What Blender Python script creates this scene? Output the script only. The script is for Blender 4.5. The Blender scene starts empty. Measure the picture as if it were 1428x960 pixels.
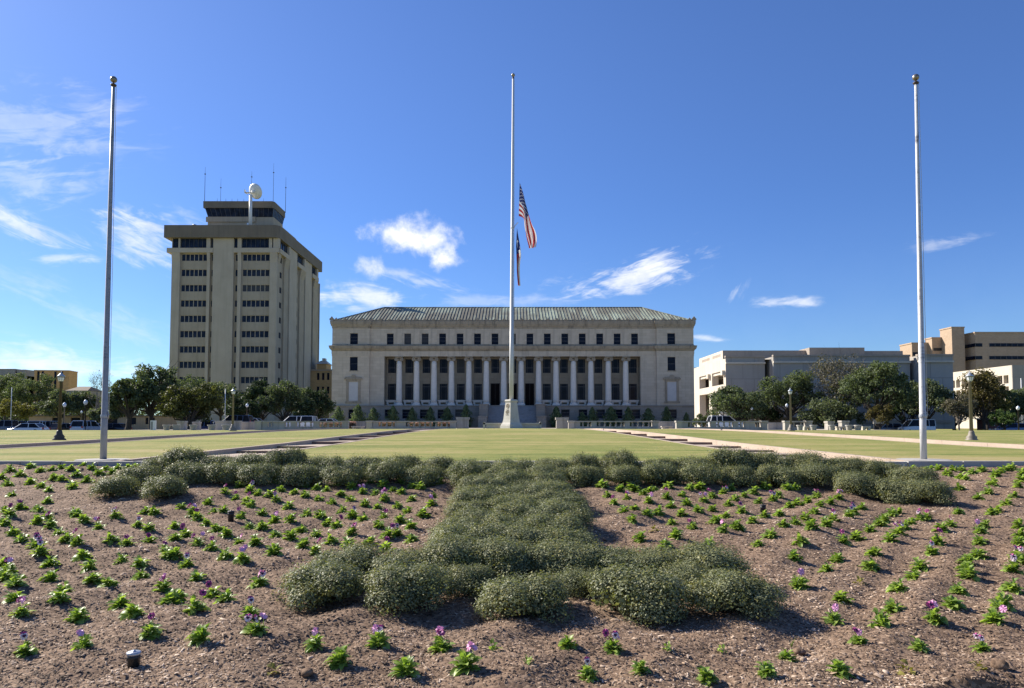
import bpy, math, random
import numpy as np
R = math.radians
scene = bpy.context.scene
col = scene.collection

# ------------------------------------------------------------------ camera, sky, sun, exposure
FPX, CXP, CYP, EYE = 1040.0, 714.0, 540.0, 1.5
PITCH = math.atan(54.0 / FPX)
cp, sp = math.cos(PITCH), math.sin(PITCH)
cam_d = bpy.data.cameras.new('camera')
cam_d.sensor_width = 36.0
cam_d.lens = FPX / 1428 * 36.0
cam_d.shift_y = 60.0 / 1428
cam_d.clip_start = 0.1
cam_d.clip_end = 6000
cam = bpy.data.objects.new('camera', cam_d)
cam.location = (0, 0, EYE)
cam.rotation_euler = (R(90) + PITCH, 0, 0)
col.objects.link(cam)
scene.camera = cam

SUN_EL, SUN_AZ = R(34.5), R(-59)          # azimuth from +Y, negative = towards -X
sun_d = bpy.data.lights.new('sun', 'SUN')
sun_d.energy = 5.0
sun_d.angle = R(0.53)
sun_d.color = (1.0, 0.93, 0.82)
sun = bpy.data.objects.new('sun', sun_d)
sun.rotation_euler = (R(90) - SUN_EL, 0, math.pi - SUN_AZ)
sun.location = (-60, 30, 60)
col.objects.link(sun)

scene.view_settings.view_transform = 'Standard'
scene.view_settings.look = 'None'
scene.view_settings.gamma = 1.0
scene.view_settings.use_curve_mapping = False
scene.view_settings.exposure = 0.84
SKY_STRENGTH = 0.082
scene.cycles.max_bounces = 5
scene.cycles.diffuse_bounces = 3
scene.cycles.glossy_bounces = 2
scene.cycles.transmission_bounces = 3
scene.cycles.transparent_max_bounces = 8

# ------------------------------------------------------------------ photo pixel <-> world
def tang(py):
    v = (CYP - py) / FPX
    return (v * cp + sp) / (cp - v * sp)
def den(t): return cp + t * sp
def WX(px, py, D): return (px - CXP) / FPX * den(tang(py)) * D
def WZ(py, D): return EYE + tang(py) * D
def sky_uv(px, py):
    t = tang(py); x = (px - CXP) / FPX * den(t)
    return math.atan2(x, 1.0), math.asin(t / math.sqrt(1 + x * x + t * t))

# ------------------------------------------------------------------ world
world = bpy.data.worlds.new('World')
scene.world = world
world.use_nodes = True
nt = world.node_tree
nt.nodes.clear()
class NB:
    """small node-graph writer: numbers or sockets in, a socket out"""
    def __init__(s, tree): s.t = tree
    def n(s, kind, **kw):
        o = s.t.nodes.new(kind)
        for k, v in kw.items(): setattr(o, k, v)
        return o
    def put(s, sock, v):
        if hasattr(v, 'is_linked') or hasattr(v, 'links'): s.t.links.new(v, sock)
        else: sock.default_value = v
    def m(s, op, a, b=0.0, c=None, clamp=False):
        o = s.n('ShaderNodeMath', operation=op, use_clamp=clamp)
        s.put(o.inputs[0], a); s.put(o.inputs[1], b)
        if c is not None: s.put(o.inputs[2], c)
        return o.outputs[0]
    def smooth(s, v, lo, hi):
        o = s.n('ShaderNodeMapRange', interpolation_type='SMOOTHSTEP')
        s.put(o.inputs['Value'], v); s.put(o.inputs['From Min'], lo); s.put(o.inputs['From Max'], hi)
        return o.outputs['Result']
    def xyz(s, x, y, z):
        o = s.n('ShaderNodeCombineXYZ')
        s.put(o.inputs[0], x); s.put(o.inputs[1], y); s.put(o.inputs[2], z)
        return o.outputs[0]
    def noise(s, vec, scale, detail=3.0, rough=0.55, dist=0.0):
        o = s.n('ShaderNodeTexNoise')
        if vec is not None: s.put(o.inputs['Vector'], vec)
        s.put(o.inputs['Scale'], scale); s.put(o.inputs['Detail'], detail)
        s.put(o.inputs['Roughness'], rough); s.put(o.inputs['Distortion'], dist)
        return o.outputs['Fac']
    def mixc(s, f, a, b, blend='MIX'):
        o = s.n('ShaderNodeMix', data_type='RGBA', blend_type=blend)
        s.put(o.inputs[0], f); s.put(o.inputs[6], a); s.put(o.inputs[7], b)
        return o.outputs[2]
    def ramp(s, f, stops):
        o = s.n('ShaderNodeValToRGB')
        e = o.color_ramp.elements
        while len(e) > 1: e.remove(e[-1])
        e[0].position = stops[0][0]; e[0].color = (*stops[0][1], 1)
        for p, c in stops[1:]:
            k = e.new(p); k.color = (*c, 1)
        s.put(o.inputs[0], f)
        return o.outputs[0]
w = NB(nt)
sky = w.n('ShaderNodeTexSky', sky_type='NISHITA')
sky.sun_disc = False
sky.sun_elevation = SUN_EL
sky.sun_rotation = SUN_AZ
sky.altitude = 100
sky.air_density = 1.0
sky.dust_density = 0.25
sky.ozone_density = 3.5
tc = w.n('ShaderNodeTexCoord')
sep = w.n('ShaderNodeSeparateXYZ'); nt.links.new(tc.outputs['Generated'], sep.inputs[0])
U = w.m('ARCTAN2', sep.outputs[0], sep.outputs[1])
V = w.m('ARCSINE', sep.outputs[2])
hs = w.n('ShaderNodeHueSaturation')
hs.inputs['Hue'].default_value = 0.512
hs.inputs['Saturation'].default_value = 1.17
hs.inputs['Value'].default_value = 1.04
nt.links.new(sky.outputs[0], hs.inputs['Color'])
puff = w.noise(w.xyz(U, V, 0.0), 26.0, 8.0, 0.6, 0.1)
total = None
_fib = {}
def fibres(ang):
    """drawn-out cirrus texture along a direction, shared by the clouds that lie that way"""
    key = min((-18, 0, 14, 60), key=lambda k: abs(k - ang))
    if key not in _fib:
        c, s = math.cos(R(key)), math.sin(R(key))
        a = w.m('ADD', w.m('MULTIPLY', U, c), w.m('MULTIPLY', V, s)); b = w.m('SUBTRACT', w.m('MULTIPLY', V, c), w.m('MULTIPLY', U, s))
        _fib[key] = (w.noise(w.xyz(a, w.m('MULTIPLY', b, 4.0), 1.7 * key), 20.0, 6.0, 0.62, 0.9), w.noise(w.xyz(a, w.m('MULTIPLY', b, 1.8), 5 + key), 13.0, 4.0, 0.6, 0.7))
    return _fib[key]
def cloud(px, py, rx, ry, ang, dens, streak, rag=1.0, seed=0.0, stretch=5.0, soft=0.0):
    """one cloud: a ragged patch of sky round a direction; streak > 0 draws it out into cirrus fibres"""
    global total
    u0, v0 = sky_uv(px, py)
    ru, rv = rx / FPX * 0.93, ry / FPX * 0.9
    ca, sa = math.cos(R(ang)), math.sin(R(ang))
    du = w.m('SUBTRACT', U, u0); dv = w.m('SUBTRACT', V, v0)
    a = w.m('ADD', w.m('MULTIPLY', du, ca), w.m('MULTIPLY', dv, sa))
    b = w.m('SUBTRACT', w.m('MULTIPLY', dv, ca), w.m('MULTIPLY', du, sa))
    q = w.m('SQRT', w.m('ADD', w.m('POWER', w.m('ABSOLUTE', w.m('DIVIDE', a, ru)), 2.0), w.m('POWER', w.m('ABSOLUTE', w.m('DIVIDE', b, rv)), 2.0)))
    if streak > 0:
        f, f2 = fibres(ang)
        v = w.m('ADD', w.m('SUBTRACT', 1.0, q), w.m('MULTIPLY', w.m('SUBTRACT', w.m('ADD', f, f2), 1.0), 2.6 * rag))
        k = w.m('MULTIPLY', w.smooth(v, 0.05 - soft, 1.15), dens)
        k = w.m('MULTIPLY', k, w.smooth(q, 1.5, 0.5))
    else:
        v = w.m('ADD', w.m('SUBTRACT', 1.0, q), w.m('MULTIPLY', w.m('SUBTRACT', puff, 0.5), 2.6 * rag))
        k = w.m('MULTIPLY', w.smooth(v, 0.0, 0.75 + soft), dens)
    total = k if total is None else w.m('SUBTRACT', w.m('ADD', total, k), w.m('MULTIPLY', total, k))
cloud(578, 331, 76, 36, -6, 0.96, 0, 0.85, soft=.25)
cloud(620, 363, 34, 20, 0, 0.9, 0, 0.9, soft=.25)
cloud(517, 374, 34, 20, 10, 0.72, 0, 1.0, soft=0.4)
cloud(585, 392, 90, 14, -10, 0.35, 1, 1.0, 2.0)
cloud(890, 385, 130, 32, 9, 0.72, 1, 1.0, 5.0)
cloud(915, 362, 66, 24, 20, 0.6, 1, 0.9, 7.0)
cloud(800, 396, 70, 14, 0, 0.35, 1, 1.0, 8.0)
cloud(205, 335, 90, 44, -18, 0.62, 1, 0.9, 11.0, 2.6)
cloud(300, 335, 130, 40, -10, 0.30, 1, 0.9, 12.0, 2.0)
cloud(55, 175, 150, 55, 14, 0.28, 1, 1.0, 14.0, 6.0)
cloud(30, 250, 90, 45, 10, 0.30, 1, 1.0, 16.0, 4.0)
cloud(30, 315, 110, 22, -18, 0.62, 1, 0.9, 19.0, 6.0)
cloud(85, 362, 50, 11, 4, 0.45, 1, 1.0, 23.0, 3.0)
cloud(500, 415, 120, 26, -4, 0.7, 1, 0.8, 27.0, 2.5)
cloud(700, 420, 160, 14, 0, 0.25, 1, 0.8, 29.0, 3.0)
cloud(1098, 423, 52, 12, -3, 0.6, 1, 0.8, 31.0, 3.0)
cloud(1028, 406, 24, 16, 60, 0.35, 1, 0.9, 33.0, 3.0)
cloud(1318, 338, 48, 12, 4, 0.35, 1, 0.8, 37.0, 3.0)
cloud(60, 508, 190, 34, -6, 0.6, 1, 0.8, 41.0, 3.0)
cloud(130, 440, 150, 30, -20, 0.2, 1, 0.8, 43.0, 3.0)
cloud(985, 472, 40, 7, -8, 0.5, 1, 0.8, 47.0, 3.0)
haze_up = w.m('MULTIPLY', w.smooth(V, 0.30, 0.0), 0.05)
total = w.m('MINIMUM', w.m('ADD', total, haze_up), 1.0)
white = w.mixc(w.smooth(puff, 0.3, 0.62), (6.3, 6.6, 7.2, 1), (8.2, 8.2, 8.3, 1))
tint = w.mixc(w.smooth(V, 0.02, 0.55), (0.50, 0.70, 0.95, 1), (0.92, 0.95, 1.02, 1))
skyc = w.mixc(total, w.mixc(1.0, hs.outputs[0], tint, 'MULTIPLY'), white)
bg = w.n('ShaderNodeBackground'); bg.inputs['Strength'].default_value = SKY_STRENGTH
nt.links.new(skyc, bg.inputs['Color'])
wo = w.n('ShaderNodeOutputWorld'); nt.links.new(bg.outputs[0], wo.inputs['Surface'])

# ------------------------------------------------------------------ materials
def new_mat(name):
    m = bpy.data.materials.new(name); m.use_nodes = True
    m.node_tree.nodes.clear()
    b = NB(m.node_tree)
    out = b.n('ShaderNodeOutputMaterial')
    return m, b, out
def obj_coord(b): return b.n('ShaderNodeTexCoord').outputs['Object']
def principled(b, out, colr, rough=0.7, metal=0.0, spec=0.4, normal=None, coat=0.0):
    p = b.n('ShaderNodeBsdfPrincipled')
    b.put(p.inputs['Base Color'], colr if hasattr(colr, 'links') else (*colr, 1))
    b.put(p.inputs['Roughness'], rough)
    p.inputs['Metallic'].default_value = metal
    p.inputs['Specular IOR Level'].default_value = spec
    p.inputs['Coat Weight'].default_value = coat
    if normal is not None: b.put(p.inputs['Normal'], normal)
    b.t.links.new(p.outputs[0], out.inputs['Surface'])
    return p
def bump(b, h, strength=0.3, dist=0.02):
    o = b.n('ShaderNodeBump'); o.inputs['Strength'].default_value = strength; o.inputs['Distance'].default_value = dist
    b.put(o.inputs['Height'], h); return o.outputs[0]
def m_noise(name, c1, c2, scale=3.0, rough=0.8, bmp=0.25, bdist=0.02, fine=18.0, metal=0.0, spec=0.35, streak=0.0, coat=0.0):
    m, b, out = new_mat(name)
    v = obj_coord(b)
    n1 = b.noise(v, scale, 5.0, 0.6, 0.2); n2 = b.noise(v, scale * fine, 3.0, 0.6)
    f = b.m('ADD', b.m('MULTIPLY', n1, 0.65), b.m('MULTIPLY', n2, 0.35))
    c = b.ramp(f, [(0.3, c1), (0.7, c2)])
    if streak > 0:
        mp = b.n('ShaderNodeMapping'); mp.inputs['Scale'].default_value = (1.1, 1.1, 0.06); b.put(mp.inputs[0], v)
        s = b.noise(mp.outputs[0], 1.3, 5.0, 0.65)
        c = b.mixc(b.m('MULTIPLY', b.smooth(s, 0.46, 0.72), streak), c, (0.07, 0.065, 0.055, 1), 'MIX')
    principled(b, out, c, rough, metal, spec, bump(b, n2, bmp, bdist) if bmp else None, coat)
    return m
def m_stone(name, c1, c2, bw, bh, joint=0.35, streak=0.25, rough=0.85, mortar=None):
    """coursed stone on upright walls: joints run along x+y and z"""
    m, b, out = new_mat(name)
    v = obj_coord(b)
    s = b.n('ShaderNodeSeparateXYZ'); b.put(s.inputs[0], v)
    q = b.xyz(b.m('ADD', s.outputs[0], s.outputs[1]), s.outputs[2], 0.0)
    br = b.n('ShaderNodeTexBrick'); b.put(br.inputs['Vector'], q)
    br.inputs['Scale'].default_value = 1.0
    br.inputs['Brick Width'].default_value = bw; br.inputs['Row Height'].default_value = bh
    br.inputs['Mortar Size'].default_value = min(bw, bh) * 0.03; br.inputs['Mortar Smooth'].default_value = 0.3
    br.inputs['Color1'].default_value = (0.0, 0, 0, 1); br.inputs['Color2'].default_value = (1, 1, 1, 1); br.inputs['Mortar'].default_value = (0.5, 0.5, 0.5, 1)
    n1 = b.noise(v, 0.35, 6.0, 0.65, 0.3); n2 = b.noise(v, 9.0, 4.0, 0.6)
    f = b.m('ADD', b.m('ADD', b.m('MULTIPLY', n1, 0.55), b.m('MULTIPLY', n2, 0.2)), b.m('MULTIPLY', br.outputs['Color'], 0.25))
    c = b.ramp(f, [(0.25, c1), (0.75, c2)])
    c = b.mixc(b.m('MULTIPLY', br.outputs['Fac'], joint), c, (*(mortar or (0.08, 0.07, 0.06)), 1))
    if streak > 0:
        mp = b.n('ShaderNodeMapping'); mp.inputs['Scale'].default_value = (0.9, 0.9, 0.05); b.put(mp.inputs[0], v)
        st = b.noise(mp.outputs[0], 1.0, 5.0, 0.65)
        c = b.mixc(b.m('MULTIPLY', b.smooth(st, 0.48, 0.75), streak), c, (0.09, 0.085, 0.075, 1))
    principled(b, out, c, rough, 0, 0.3, bump(b, n2, 0.2, 0.01))
    return m
def m_flat(name, c, rough=0.5, metal=0.0, spec=0.5, coat=0.0, var=0.12, scale=6.0):
    m, b, out = new_mat(name)
    n = b.noise(obj_coord(b), scale, 4.0, 0.6)
    c1 = tuple(x * (1 - var) for x in c); c2 = tuple(min(1, x * (1 + var)) for x in c)
    principled(b, out, b.ramp(n, [(0.3, c1), (0.7, c2)]), rough, metal, spec, None, coat)
    return m
def m_glass(name, c, rough=0.08):
    m, b, out = new_mat(name)
    v = obj_coord(b)
    n = b.noise(v, 0.8, 2.0, 0.5)
    cc = b.ramp(n, [(0.35, tuple(x * 0.6 for x in c)), (0.65, tuple(x * 1.5 for x in c))])
    n2 = b.noise(v, 0.7, 2.0, 0.5)
    rnd_ = b.n('ShaderNodeObjectInfo').outputs['Random']
    cc = b.mixc(b.m('MULTIPLY', b.smooth(rnd_, 0.80, 0.97), 0.5), cc, (0.11, 0.105, 0.095, 1))       # a blind half down behind some
    principled(b, out, cc, rough, 0, 0.10, bump(b, n2, 0.08, 0.05))
    return m
def m_leaf(name, dark, light, trans=0.35, rough=0.6, spec=0.12, top=None):
    """leaf mass: every leaf its own tone, thin enough to let some light through"""
    m, b, out = new_mat(name)
    g = b.n('ShaderNodeNewGeometry')
    v = obj_coord(b)
    n = b.noise(v, 0.9 if top is None else 3.0, 3.0, 0.6)
    f = b.m('ADD', b.m('MULTIPLY', g.outputs['Random Per Island'], 0.55), b.m('MULTIPLY', n, 0.45))
    c = b.ramp(f, [(0.2, dark), (0.8, light)])
    if top is not None:
        r2 = b.noise(v, 6.0, 2.0, 0.5)
        k = b.smooth(b.m('ADD', g.outputs['Random Per Island'], b.m('MULTIPLY', b.m('SUBTRACT', r2, 0.5), 1.4)), 0.72, 0.98)
        c = b.mixc(k, c, (*top, 1))
    p = b.n('ShaderNodeBsdfPrincipled'); b.put(p.inputs['Base Color'], c)
    p.inputs['Roughness'].default_value = rough; p.inputs['Specular IOR Level'].default_value = spec
    t = b.n('ShaderNodeBsdfTranslucent')
    b.put(t.inputs['Color'], b.mixc(1.0, c, (1.5, 1.6, 0.75, 1), 'MULTIPLY'))
    mx = b.n('ShaderNodeMixShader'); mx.inputs[0].default_value = trans
    b.t.links.new(p.outputs[0], mx.inputs[1]); b.t.links.new(t.outputs[0], mx.inputs[2])
    b.t.links.new(mx.outputs[0], out.inputs['Surface'])
    return m

M = {}
M['limestone'] = m_stone('limestone', (0.44, 0.375, 0.285), (0.585, 0.51, 0.40), 1.6, 0.62, 0.28, 0.22)
M['limestone_plain'] = m_noise('limestone_plain', (0.44, 0.375, 0.285), (0.585, 0.51, 0.40), 0.8, 0.85, 0.15, streak=0.3)
M['column_stone'] = m_noise('column_stone', (0.62, 0.575, 0.51), (0.78, 0.735, 0.66), 1.2, 0.8, 0.15, streak=0.12)
M['shaded_recess_stone'] = m_stone('shaded_recess_stone', (0.27, 0.23, 0.17), (0.36, 0.315, 0.24), 1.6, 0.62, 0.25, 0.2)  # limestone darkened: shade behind the columns is put into the colour
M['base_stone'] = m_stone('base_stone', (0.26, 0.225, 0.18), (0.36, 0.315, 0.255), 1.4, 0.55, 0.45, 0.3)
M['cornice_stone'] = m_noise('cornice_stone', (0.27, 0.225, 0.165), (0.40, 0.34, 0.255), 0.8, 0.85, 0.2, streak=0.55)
M['white_panel'] = m_noise('white_panel', (0.46, 0.45, 0.44), (0.56, 0.55, 0.53), 0.8, 0.8, 0.1)
M['stair_stone'] = m_noise('stair_stone', (0.25, 0.245, 0.24), (0.36, 0.35, 0.34), 0.8, 0.8, 0.2, streak=0.3)
M['precast'] = m_noise('precast', (0.36, 0.295, 0.215), (0.47, 0.395, 0.295), 0.25, 0.85, 0.15, fine=40, streak=0.2)
M['precast_light'] = m_noise('precast_light', (0.43, 0.36, 0.27), (0.545, 0.465, 0.36), 0.25, 0.85, 0.12, fine=40, streak=0.12)
M['cap_concrete'] = m_noise('cap_concrete', (0.165, 0.135, 0.10), (0.23, 0.19, 0.145), 0.25, 0.85, 0.15, fine=40, streak=0.25)
M['concrete_grey_shaded'] = m_stone('concrete_grey_shaded', (0.31, 0.285, 0.25), (0.41, 0.38, 0.34), 3.6, 2.6, 0.30, 0.35, mortar=(0.14, 0.13, 0.12))  # darker concrete that paints in the shade on walls turned from the sun
M['concrete_white'] = m_noise('concrete_white', (0.50, 0.44, 0.355), (0.62, 0.555, 0.46), 0.3, 0.8, 0.1, streak=0.12)
M['concrete_top'] = m_noise('concrete_top', (0.30, 0.25, 0.20), (0.39, 0.33, 0.27), 0.3, 0.85, 0.1, streak=0.2)
M['tan_brick'] = m_stone('tan_brick', (0.36, 0.262, 0.182), (0.47, 0.35, 0.25), 0.6, 0.25, 0.2, 0.1, mortar=(0.3, 0.22, 0.15))
M['ochre_brick'] = m_stone('ochre_brick', (0.50, 0.30, 0.12), (0.66, 0.42, 0.19), 0.8, 0.3, 0.2, 0.1, mortar=(0.3, 0.2, 0.1))
M['tan_render'] = m_noise('tan_render', (0.42, 0.30, 0.19), (0.56, 0.41, 0.27), 0.4, 0.85, 0.1, streak=0.2)
M['grey_render'] = m_noise('grey_render', (0.24, 0.24, 0.235), (0.33, 0.33, 0.32), 0.4, 0.85, 0.1, streak=0.2)
M['curb_concrete'] = m_noise('curb_concrete', (0.33, 0.31, 0.28), (0.47, 0.45, 0.41), 1.5, 0.9, 0.3, streak=0.35)
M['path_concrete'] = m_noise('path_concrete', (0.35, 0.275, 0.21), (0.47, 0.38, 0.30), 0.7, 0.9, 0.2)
M['path_riser_shaded'] = m_noise('path_riser_shaded', (0.17, 0.11, 0.085), (0.26, 0.175, 0.135), 1.0, 0.9, 0.2)  # path concrete darkened, the shade on the risers is in the colour
M['balustrade'] = m_noise('balustrade', (0.34, 0.31, 0.265), (0.47, 0.435, 0.375), 1.2, 0.85, 0.3, streak=0.45)
M['monument'] = m_noise('monument', (0.42, 0.395, 0.34), (0.56, 0.53, 0.47), 1.5, 0.8, 0.2, streak=0.12)
M['asphalt'] = m_noise('asphalt', (0.04, 0.04, 0.042), (0.065, 0.065, 0.066), 0.8, 0.9, 0.2)
M['paving'] = m_noise('paving', (0.35, 0.30, 0.25), (0.46, 0.41, 0.35), 0.5, 0.9, 0.1)
M['window_glass'] = m_glass('window_glass', (0.006, 0.009, 0.022), 0.16)
M['tower_glass'] = m_glass('tower_glass', (0.016, 0.024, 0.045), 0.14)
M['dark_frame'] = m_flat('dark_frame', (0.075, 0.075, 0.08), 0.5)
M['door_dark'] = m_flat('door_dark', (0.006, 0.004, 0.005), 0.6, spec=.08)
M['bronze_grille'] = m_flat('bronze_grille', (0.035, 0.028, 0.024), 0.5)
M['white_paint'] = m_flat('white_paint', (0.74, 0.73, 0.70), 0.45, var=0.06)
M['steel_grey'] = m_flat('steel_grey', (0.35, 0.36, 0.38), 0.45, 0.4)
M['antenna_metal'] = m_flat('antenna_metal', (0.12, 0.12, 0.13), 0.5, 0.3)
M['lamp_dark'] = m_flat('lamp_dark', (0.055, 0.045, 0.036), 0.6)
M['lamp_bronze'] = m_flat('lamp_bronze', (0.21, 0.178, 0.14), 0.6)
M['lamp_glass'] = m_flat('lamp_glass', (0.80, 0.82, 0.84), 0.25, var=0.04)
M['lamp_roof'] = m_flat('lamp_roof', (0.42, 0.44, 0.46), 0.4, 0.3)
M['urn_stone'] = m_noise('urn_stone', (0.36, 0.335, 0.30), (0.50, 0.47, 0.43), 2.0, 0.85, 0.3, streak=0.3)
M['bark'] = m_noise('bark', (0.045, 0.036, 0.028), (0.10, 0.085, 0.068), 4.0, 0.95, 0.8, 0.05)
M['bark_pale'] = m_noise('bark_pale', (0.15, 0.125, 0.10), (0.25, 0.215, 0.18), 4.0, 0.95, 0.6, 0.05)
M['twig'] = m_noise('twig', (0.07, 0.05, 0.035), (0.14, 0.105, 0.075), 9.0, 0.9, 0.3)
M['rubber'] = m_flat('rubber', (0.02, 0.02, 0.02), 0.8)
M['rim'] = m_flat('rim', (0.45, 0.46, 0.48), 0.35, 0.7)
M['car_glass'] = m_glass('car_glass', (0.015, 0.018, 0.025), 0.06)
M['headlight'] = m_flat('headlight', (0.75, 0.76, 0.78), 0.15, var=0.03)
M['taillight'] = m_flat('taillight', (0.40, 0.02, 0.02), 0.3, var=0.03)
M['black_plastic'] = m_flat('black_plastic', (0.018, 0.018, 0.019), 0.55)
M['galv_cap'] = m_flat('galv_cap', (0.42, 0.45, 0.50), 0.4, 0.5)
M['maroon'] = m_flat('maroon', (0.13, 0.012, 0.018), 0.5)
M['rope'] = m_flat('rope', (0.55, 0.53, 0.48), 0.8)
M['gold_ball'] = m_flat('gold_ball', (0.30, 0.255, 0.20), 0.35, 0.75)
M['dark_cap'] = m_flat('dark_cap', (0.07, 0.05, 0.045), 0.5, 0.4)
M['oak_leaf'] = m_leaf('oak_leaf', (0.042, 0.060, 0.031), (0.155, 0.185, 0.095), 0.32)
M['oak_leaf_grey'] = m_leaf('oak_leaf_grey', (0.055, 0.072, 0.040), (0.17, 0.195, 0.11), 0.3)
M['olive_leaf'] = m_leaf('olive_leaf', (0.045, 0.052, 0.017), (0.125, 0.13, 0.042), 0.28)
M['dark_shaded_leaf'] = m_leaf('dark_shaded_leaf', (0.018, 0.031, 0.016), (0.065, 0.092, 0.042), 0.24)  # darker oak foliage, the shade on these trees is put into the colour
M['autumn_leaf'] = m_leaf('autumn_leaf', (0.06, 0.054, 0.024), (0.155, 0.125, 0.052), 0.3)
M['yellow_leaf'] = m_leaf('yellow_leaf', (0.10, 0.095, 0.025), (0.22, 0.20, 0.055), 0.3)
M['grey_twig_leaf'] = m_leaf('grey_twig_leaf', (0.085, 0.076, 0.055), (0.18, 0.165, 0.115), 0.2)
M['bright_leaf'] = m_leaf('bright_leaf', (0.045, 0.075, 0.022), (0.12, 0.175, 0.055), 0.3)
M['conifer_leaf'] = m_leaf('conifer_leaf', (0.065, 0.095, 0.045), (0.17, 0.22, 0.10), 0.28)
M['holly_leaf'] = m_leaf('holly_leaf', (0.085, 0.098, 0.052), (0.31, 0.325, 0.175), 0.22, 0.5, 0.2, top=(0.26, 0.24, 0.075))
M['pansy_leaf'] = m_leaf('pansy_leaf', (0.12, 0.20, 0.030), (0.40, 0.50, 0.12), 0.38, 0.45, 0.4)
M['wilted_leaf'] = m_leaf('wilted_leaf', (0.16, 0.15, 0.035), (0.36, 0.31, 0.08), 0.3, 0.6, 0.3)
M['blade_leaf'] = m_leaf('blade_leaf', (0.13, 0.19, 0.05), (0.22, 0.28, 0.08), 0.3)
M['petal_purple'] = m_flat('petal_purple', (0.50, 0.085, 0.26), 0.6, var=0.3, scale=60)
M['petal_pink'] = m_flat('petal_pink', (0.80, 0.42, 0.60), 0.6, var=0.25, scale=60)
M['petal_white'] = m_flat('petal_white', (0.84, 0.68, 0.70), 0.6, var=0.1, scale=60)
M['petal_eye'] = m_flat('petal_eye', (0.05, 0.008, 0.05), 0.6, var=0.3, scale=60)
M['begonia'] = m_leaf('begonia', (0.26, 0.12, 0.115), (0.50, 0.33, 0.32), 0.25)
M['cobble'] = m_noise('cobble', (0.30, 0.22, 0.16), (0.46, 0.36, 0.28), 12.0, 0.9, 0.4, 0.01)

def mat_poles():
    for nm, c1, c2, k in (('pole_weathered', (0.24, 0.24, 0.245), (0.38, 0.38, 0.385), 0.75), ('pole_white', (0.40, 0.40, 0.405), (0.60, 0.595, 0.585), 0.9), ('pole_clean', (0.52, 0.515, 0.50), (0.64, 0.635, 0.615), 0.2)):
        m, b, out = new_mat(nm)
        v = obj_coord(b)
        mp = b.n('ShaderNodeMapping'); mp.inputs['Scale'].default_value = (5.0, 5.0, 1.3); b.put(mp.inputs[0], v)
        n1 = b.noise(mp.outputs[0], 2.0, 8.0, 0.75, 0.5)
        mp2 = b.n('ShaderNodeMapping'); mp2.inputs['Scale'].default_value = (0.2, 0.2, 2.2); b.put(mp2.inputs[0], v)
        n2 = b.noise(mp2.outputs[0], 2.0, 4.0, 0.7)
        c = b.ramp(n1, [(0.3, c1), (0.7, c2)])
        c = b.mixc(b.m('MULTIPLY', b.smooth(b.m('ADD', n1, n2), 1.02, 1.25), k), c, (0.10, 0.09, 0.09, 1))
        principled(b, out, c, 0.5, 0.0, 0.5, bump(b, n1, 0.15, 0.005))
        M[nm] = m
mat_poles()

def mat_roof():
    m, b, out = new_mat('copper_roof')
    v = obj_coord(b)
    s = b.n('ShaderNodeSeparateXYZ'); b.put(s.inputs[0], v)
    mp = b.n('ShaderNodeMapping'); mp.inputs['Scale'].default_value = (1.0, 0.05, 0.12); b.put(mp.inputs[0], v)
    st = b.noise(mp.outputs[0], 1.1, 6.0, 0.7, 0.3)
    mp3 = b.n('ShaderNodeMapping'); mp3.inputs['Scale'].default_value = (0.16, 0.05, 0.3); b.put(mp3.inputs[0], v)
    big = b.noise(mp3.outputs[0], 0.6, 3.0, 0.6)
    c = b.ramp(b.noise(v, 0.5, 5.0, 0.6), [(0.3, (0.235, 0.275, 0.21)), (0.7, (0.36, 0.41, 0.325))])
    k = b.smooth(b.m('ADD', b.m('MULTIPLY', st, 0.75), b.m('MULTIPLY', big, 0.5)), 0.46, 0.70)
    c = b.mixc(b.m('MULTIPLY', k, 0.85), c, (0.115, 0.10, 0.078, 1))
    principled(b, out, c, 0.75, 0, 0.3, bump(b, st, 0.15, 0.02))
    M['copper_roof'] = m
mat_roof()

def mat_lawn():
    m, b, out = new_mat('lawn_grass')
    v = obj_coord(b)
    mp = b.n('ShaderNodeMapping'); mp.inputs['Scale'].default_value = (0.09, 0.55, 0.0); mp.inputs['Rotation'].default_value = (0, 0, R(4)); b.put(mp.inputs[0], v)
    n1 = b.noise(mp.outputs[0], 1.0, 5.0, 0.62, 0.5)
    n2 = b.noise(v, 0.22, 4.0, 0.6, 0.4)
    n3 = b.noise(v, 9.0, 5.0, 0.7)
    n4 = b.noise(v, 60.0, 2.0, 0.6)
    n5 = b.noise(v, 1.7, 4.0, 0.7, 0.4)
    f = b.m('ADD', b.m('ADD', b.m('MULTIPLY', n1, 0.34), b.m('MULTIPLY', n2, 0.22)), b.m('ADD', b.m('ADD', b.m('MULTIPLY', n3, 0.16), b.m('MULTIPLY', n5, 0.16)), b.m('MULTIPLY', n4, 0.12)))
    c = b.ramp(f, [(0.42, (0.135, 0.17, 0.042)), (0.475, (0.21, 0.225, 0.062)), (0.525, (0.295, 0.27, 0.092)), (0.585, (0.37, 0.30, 0.14))])
    h = b.m('ADD', b.m('MULTIPLY', n3, 0.6), b.m('MULTIPLY', n4, 0.4))
    principled(b, out, c, 0.95, 0, 0.15, bump(b, h, 0.7, 0.05))
    M['lawn'] = m
mat_lawn()

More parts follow.
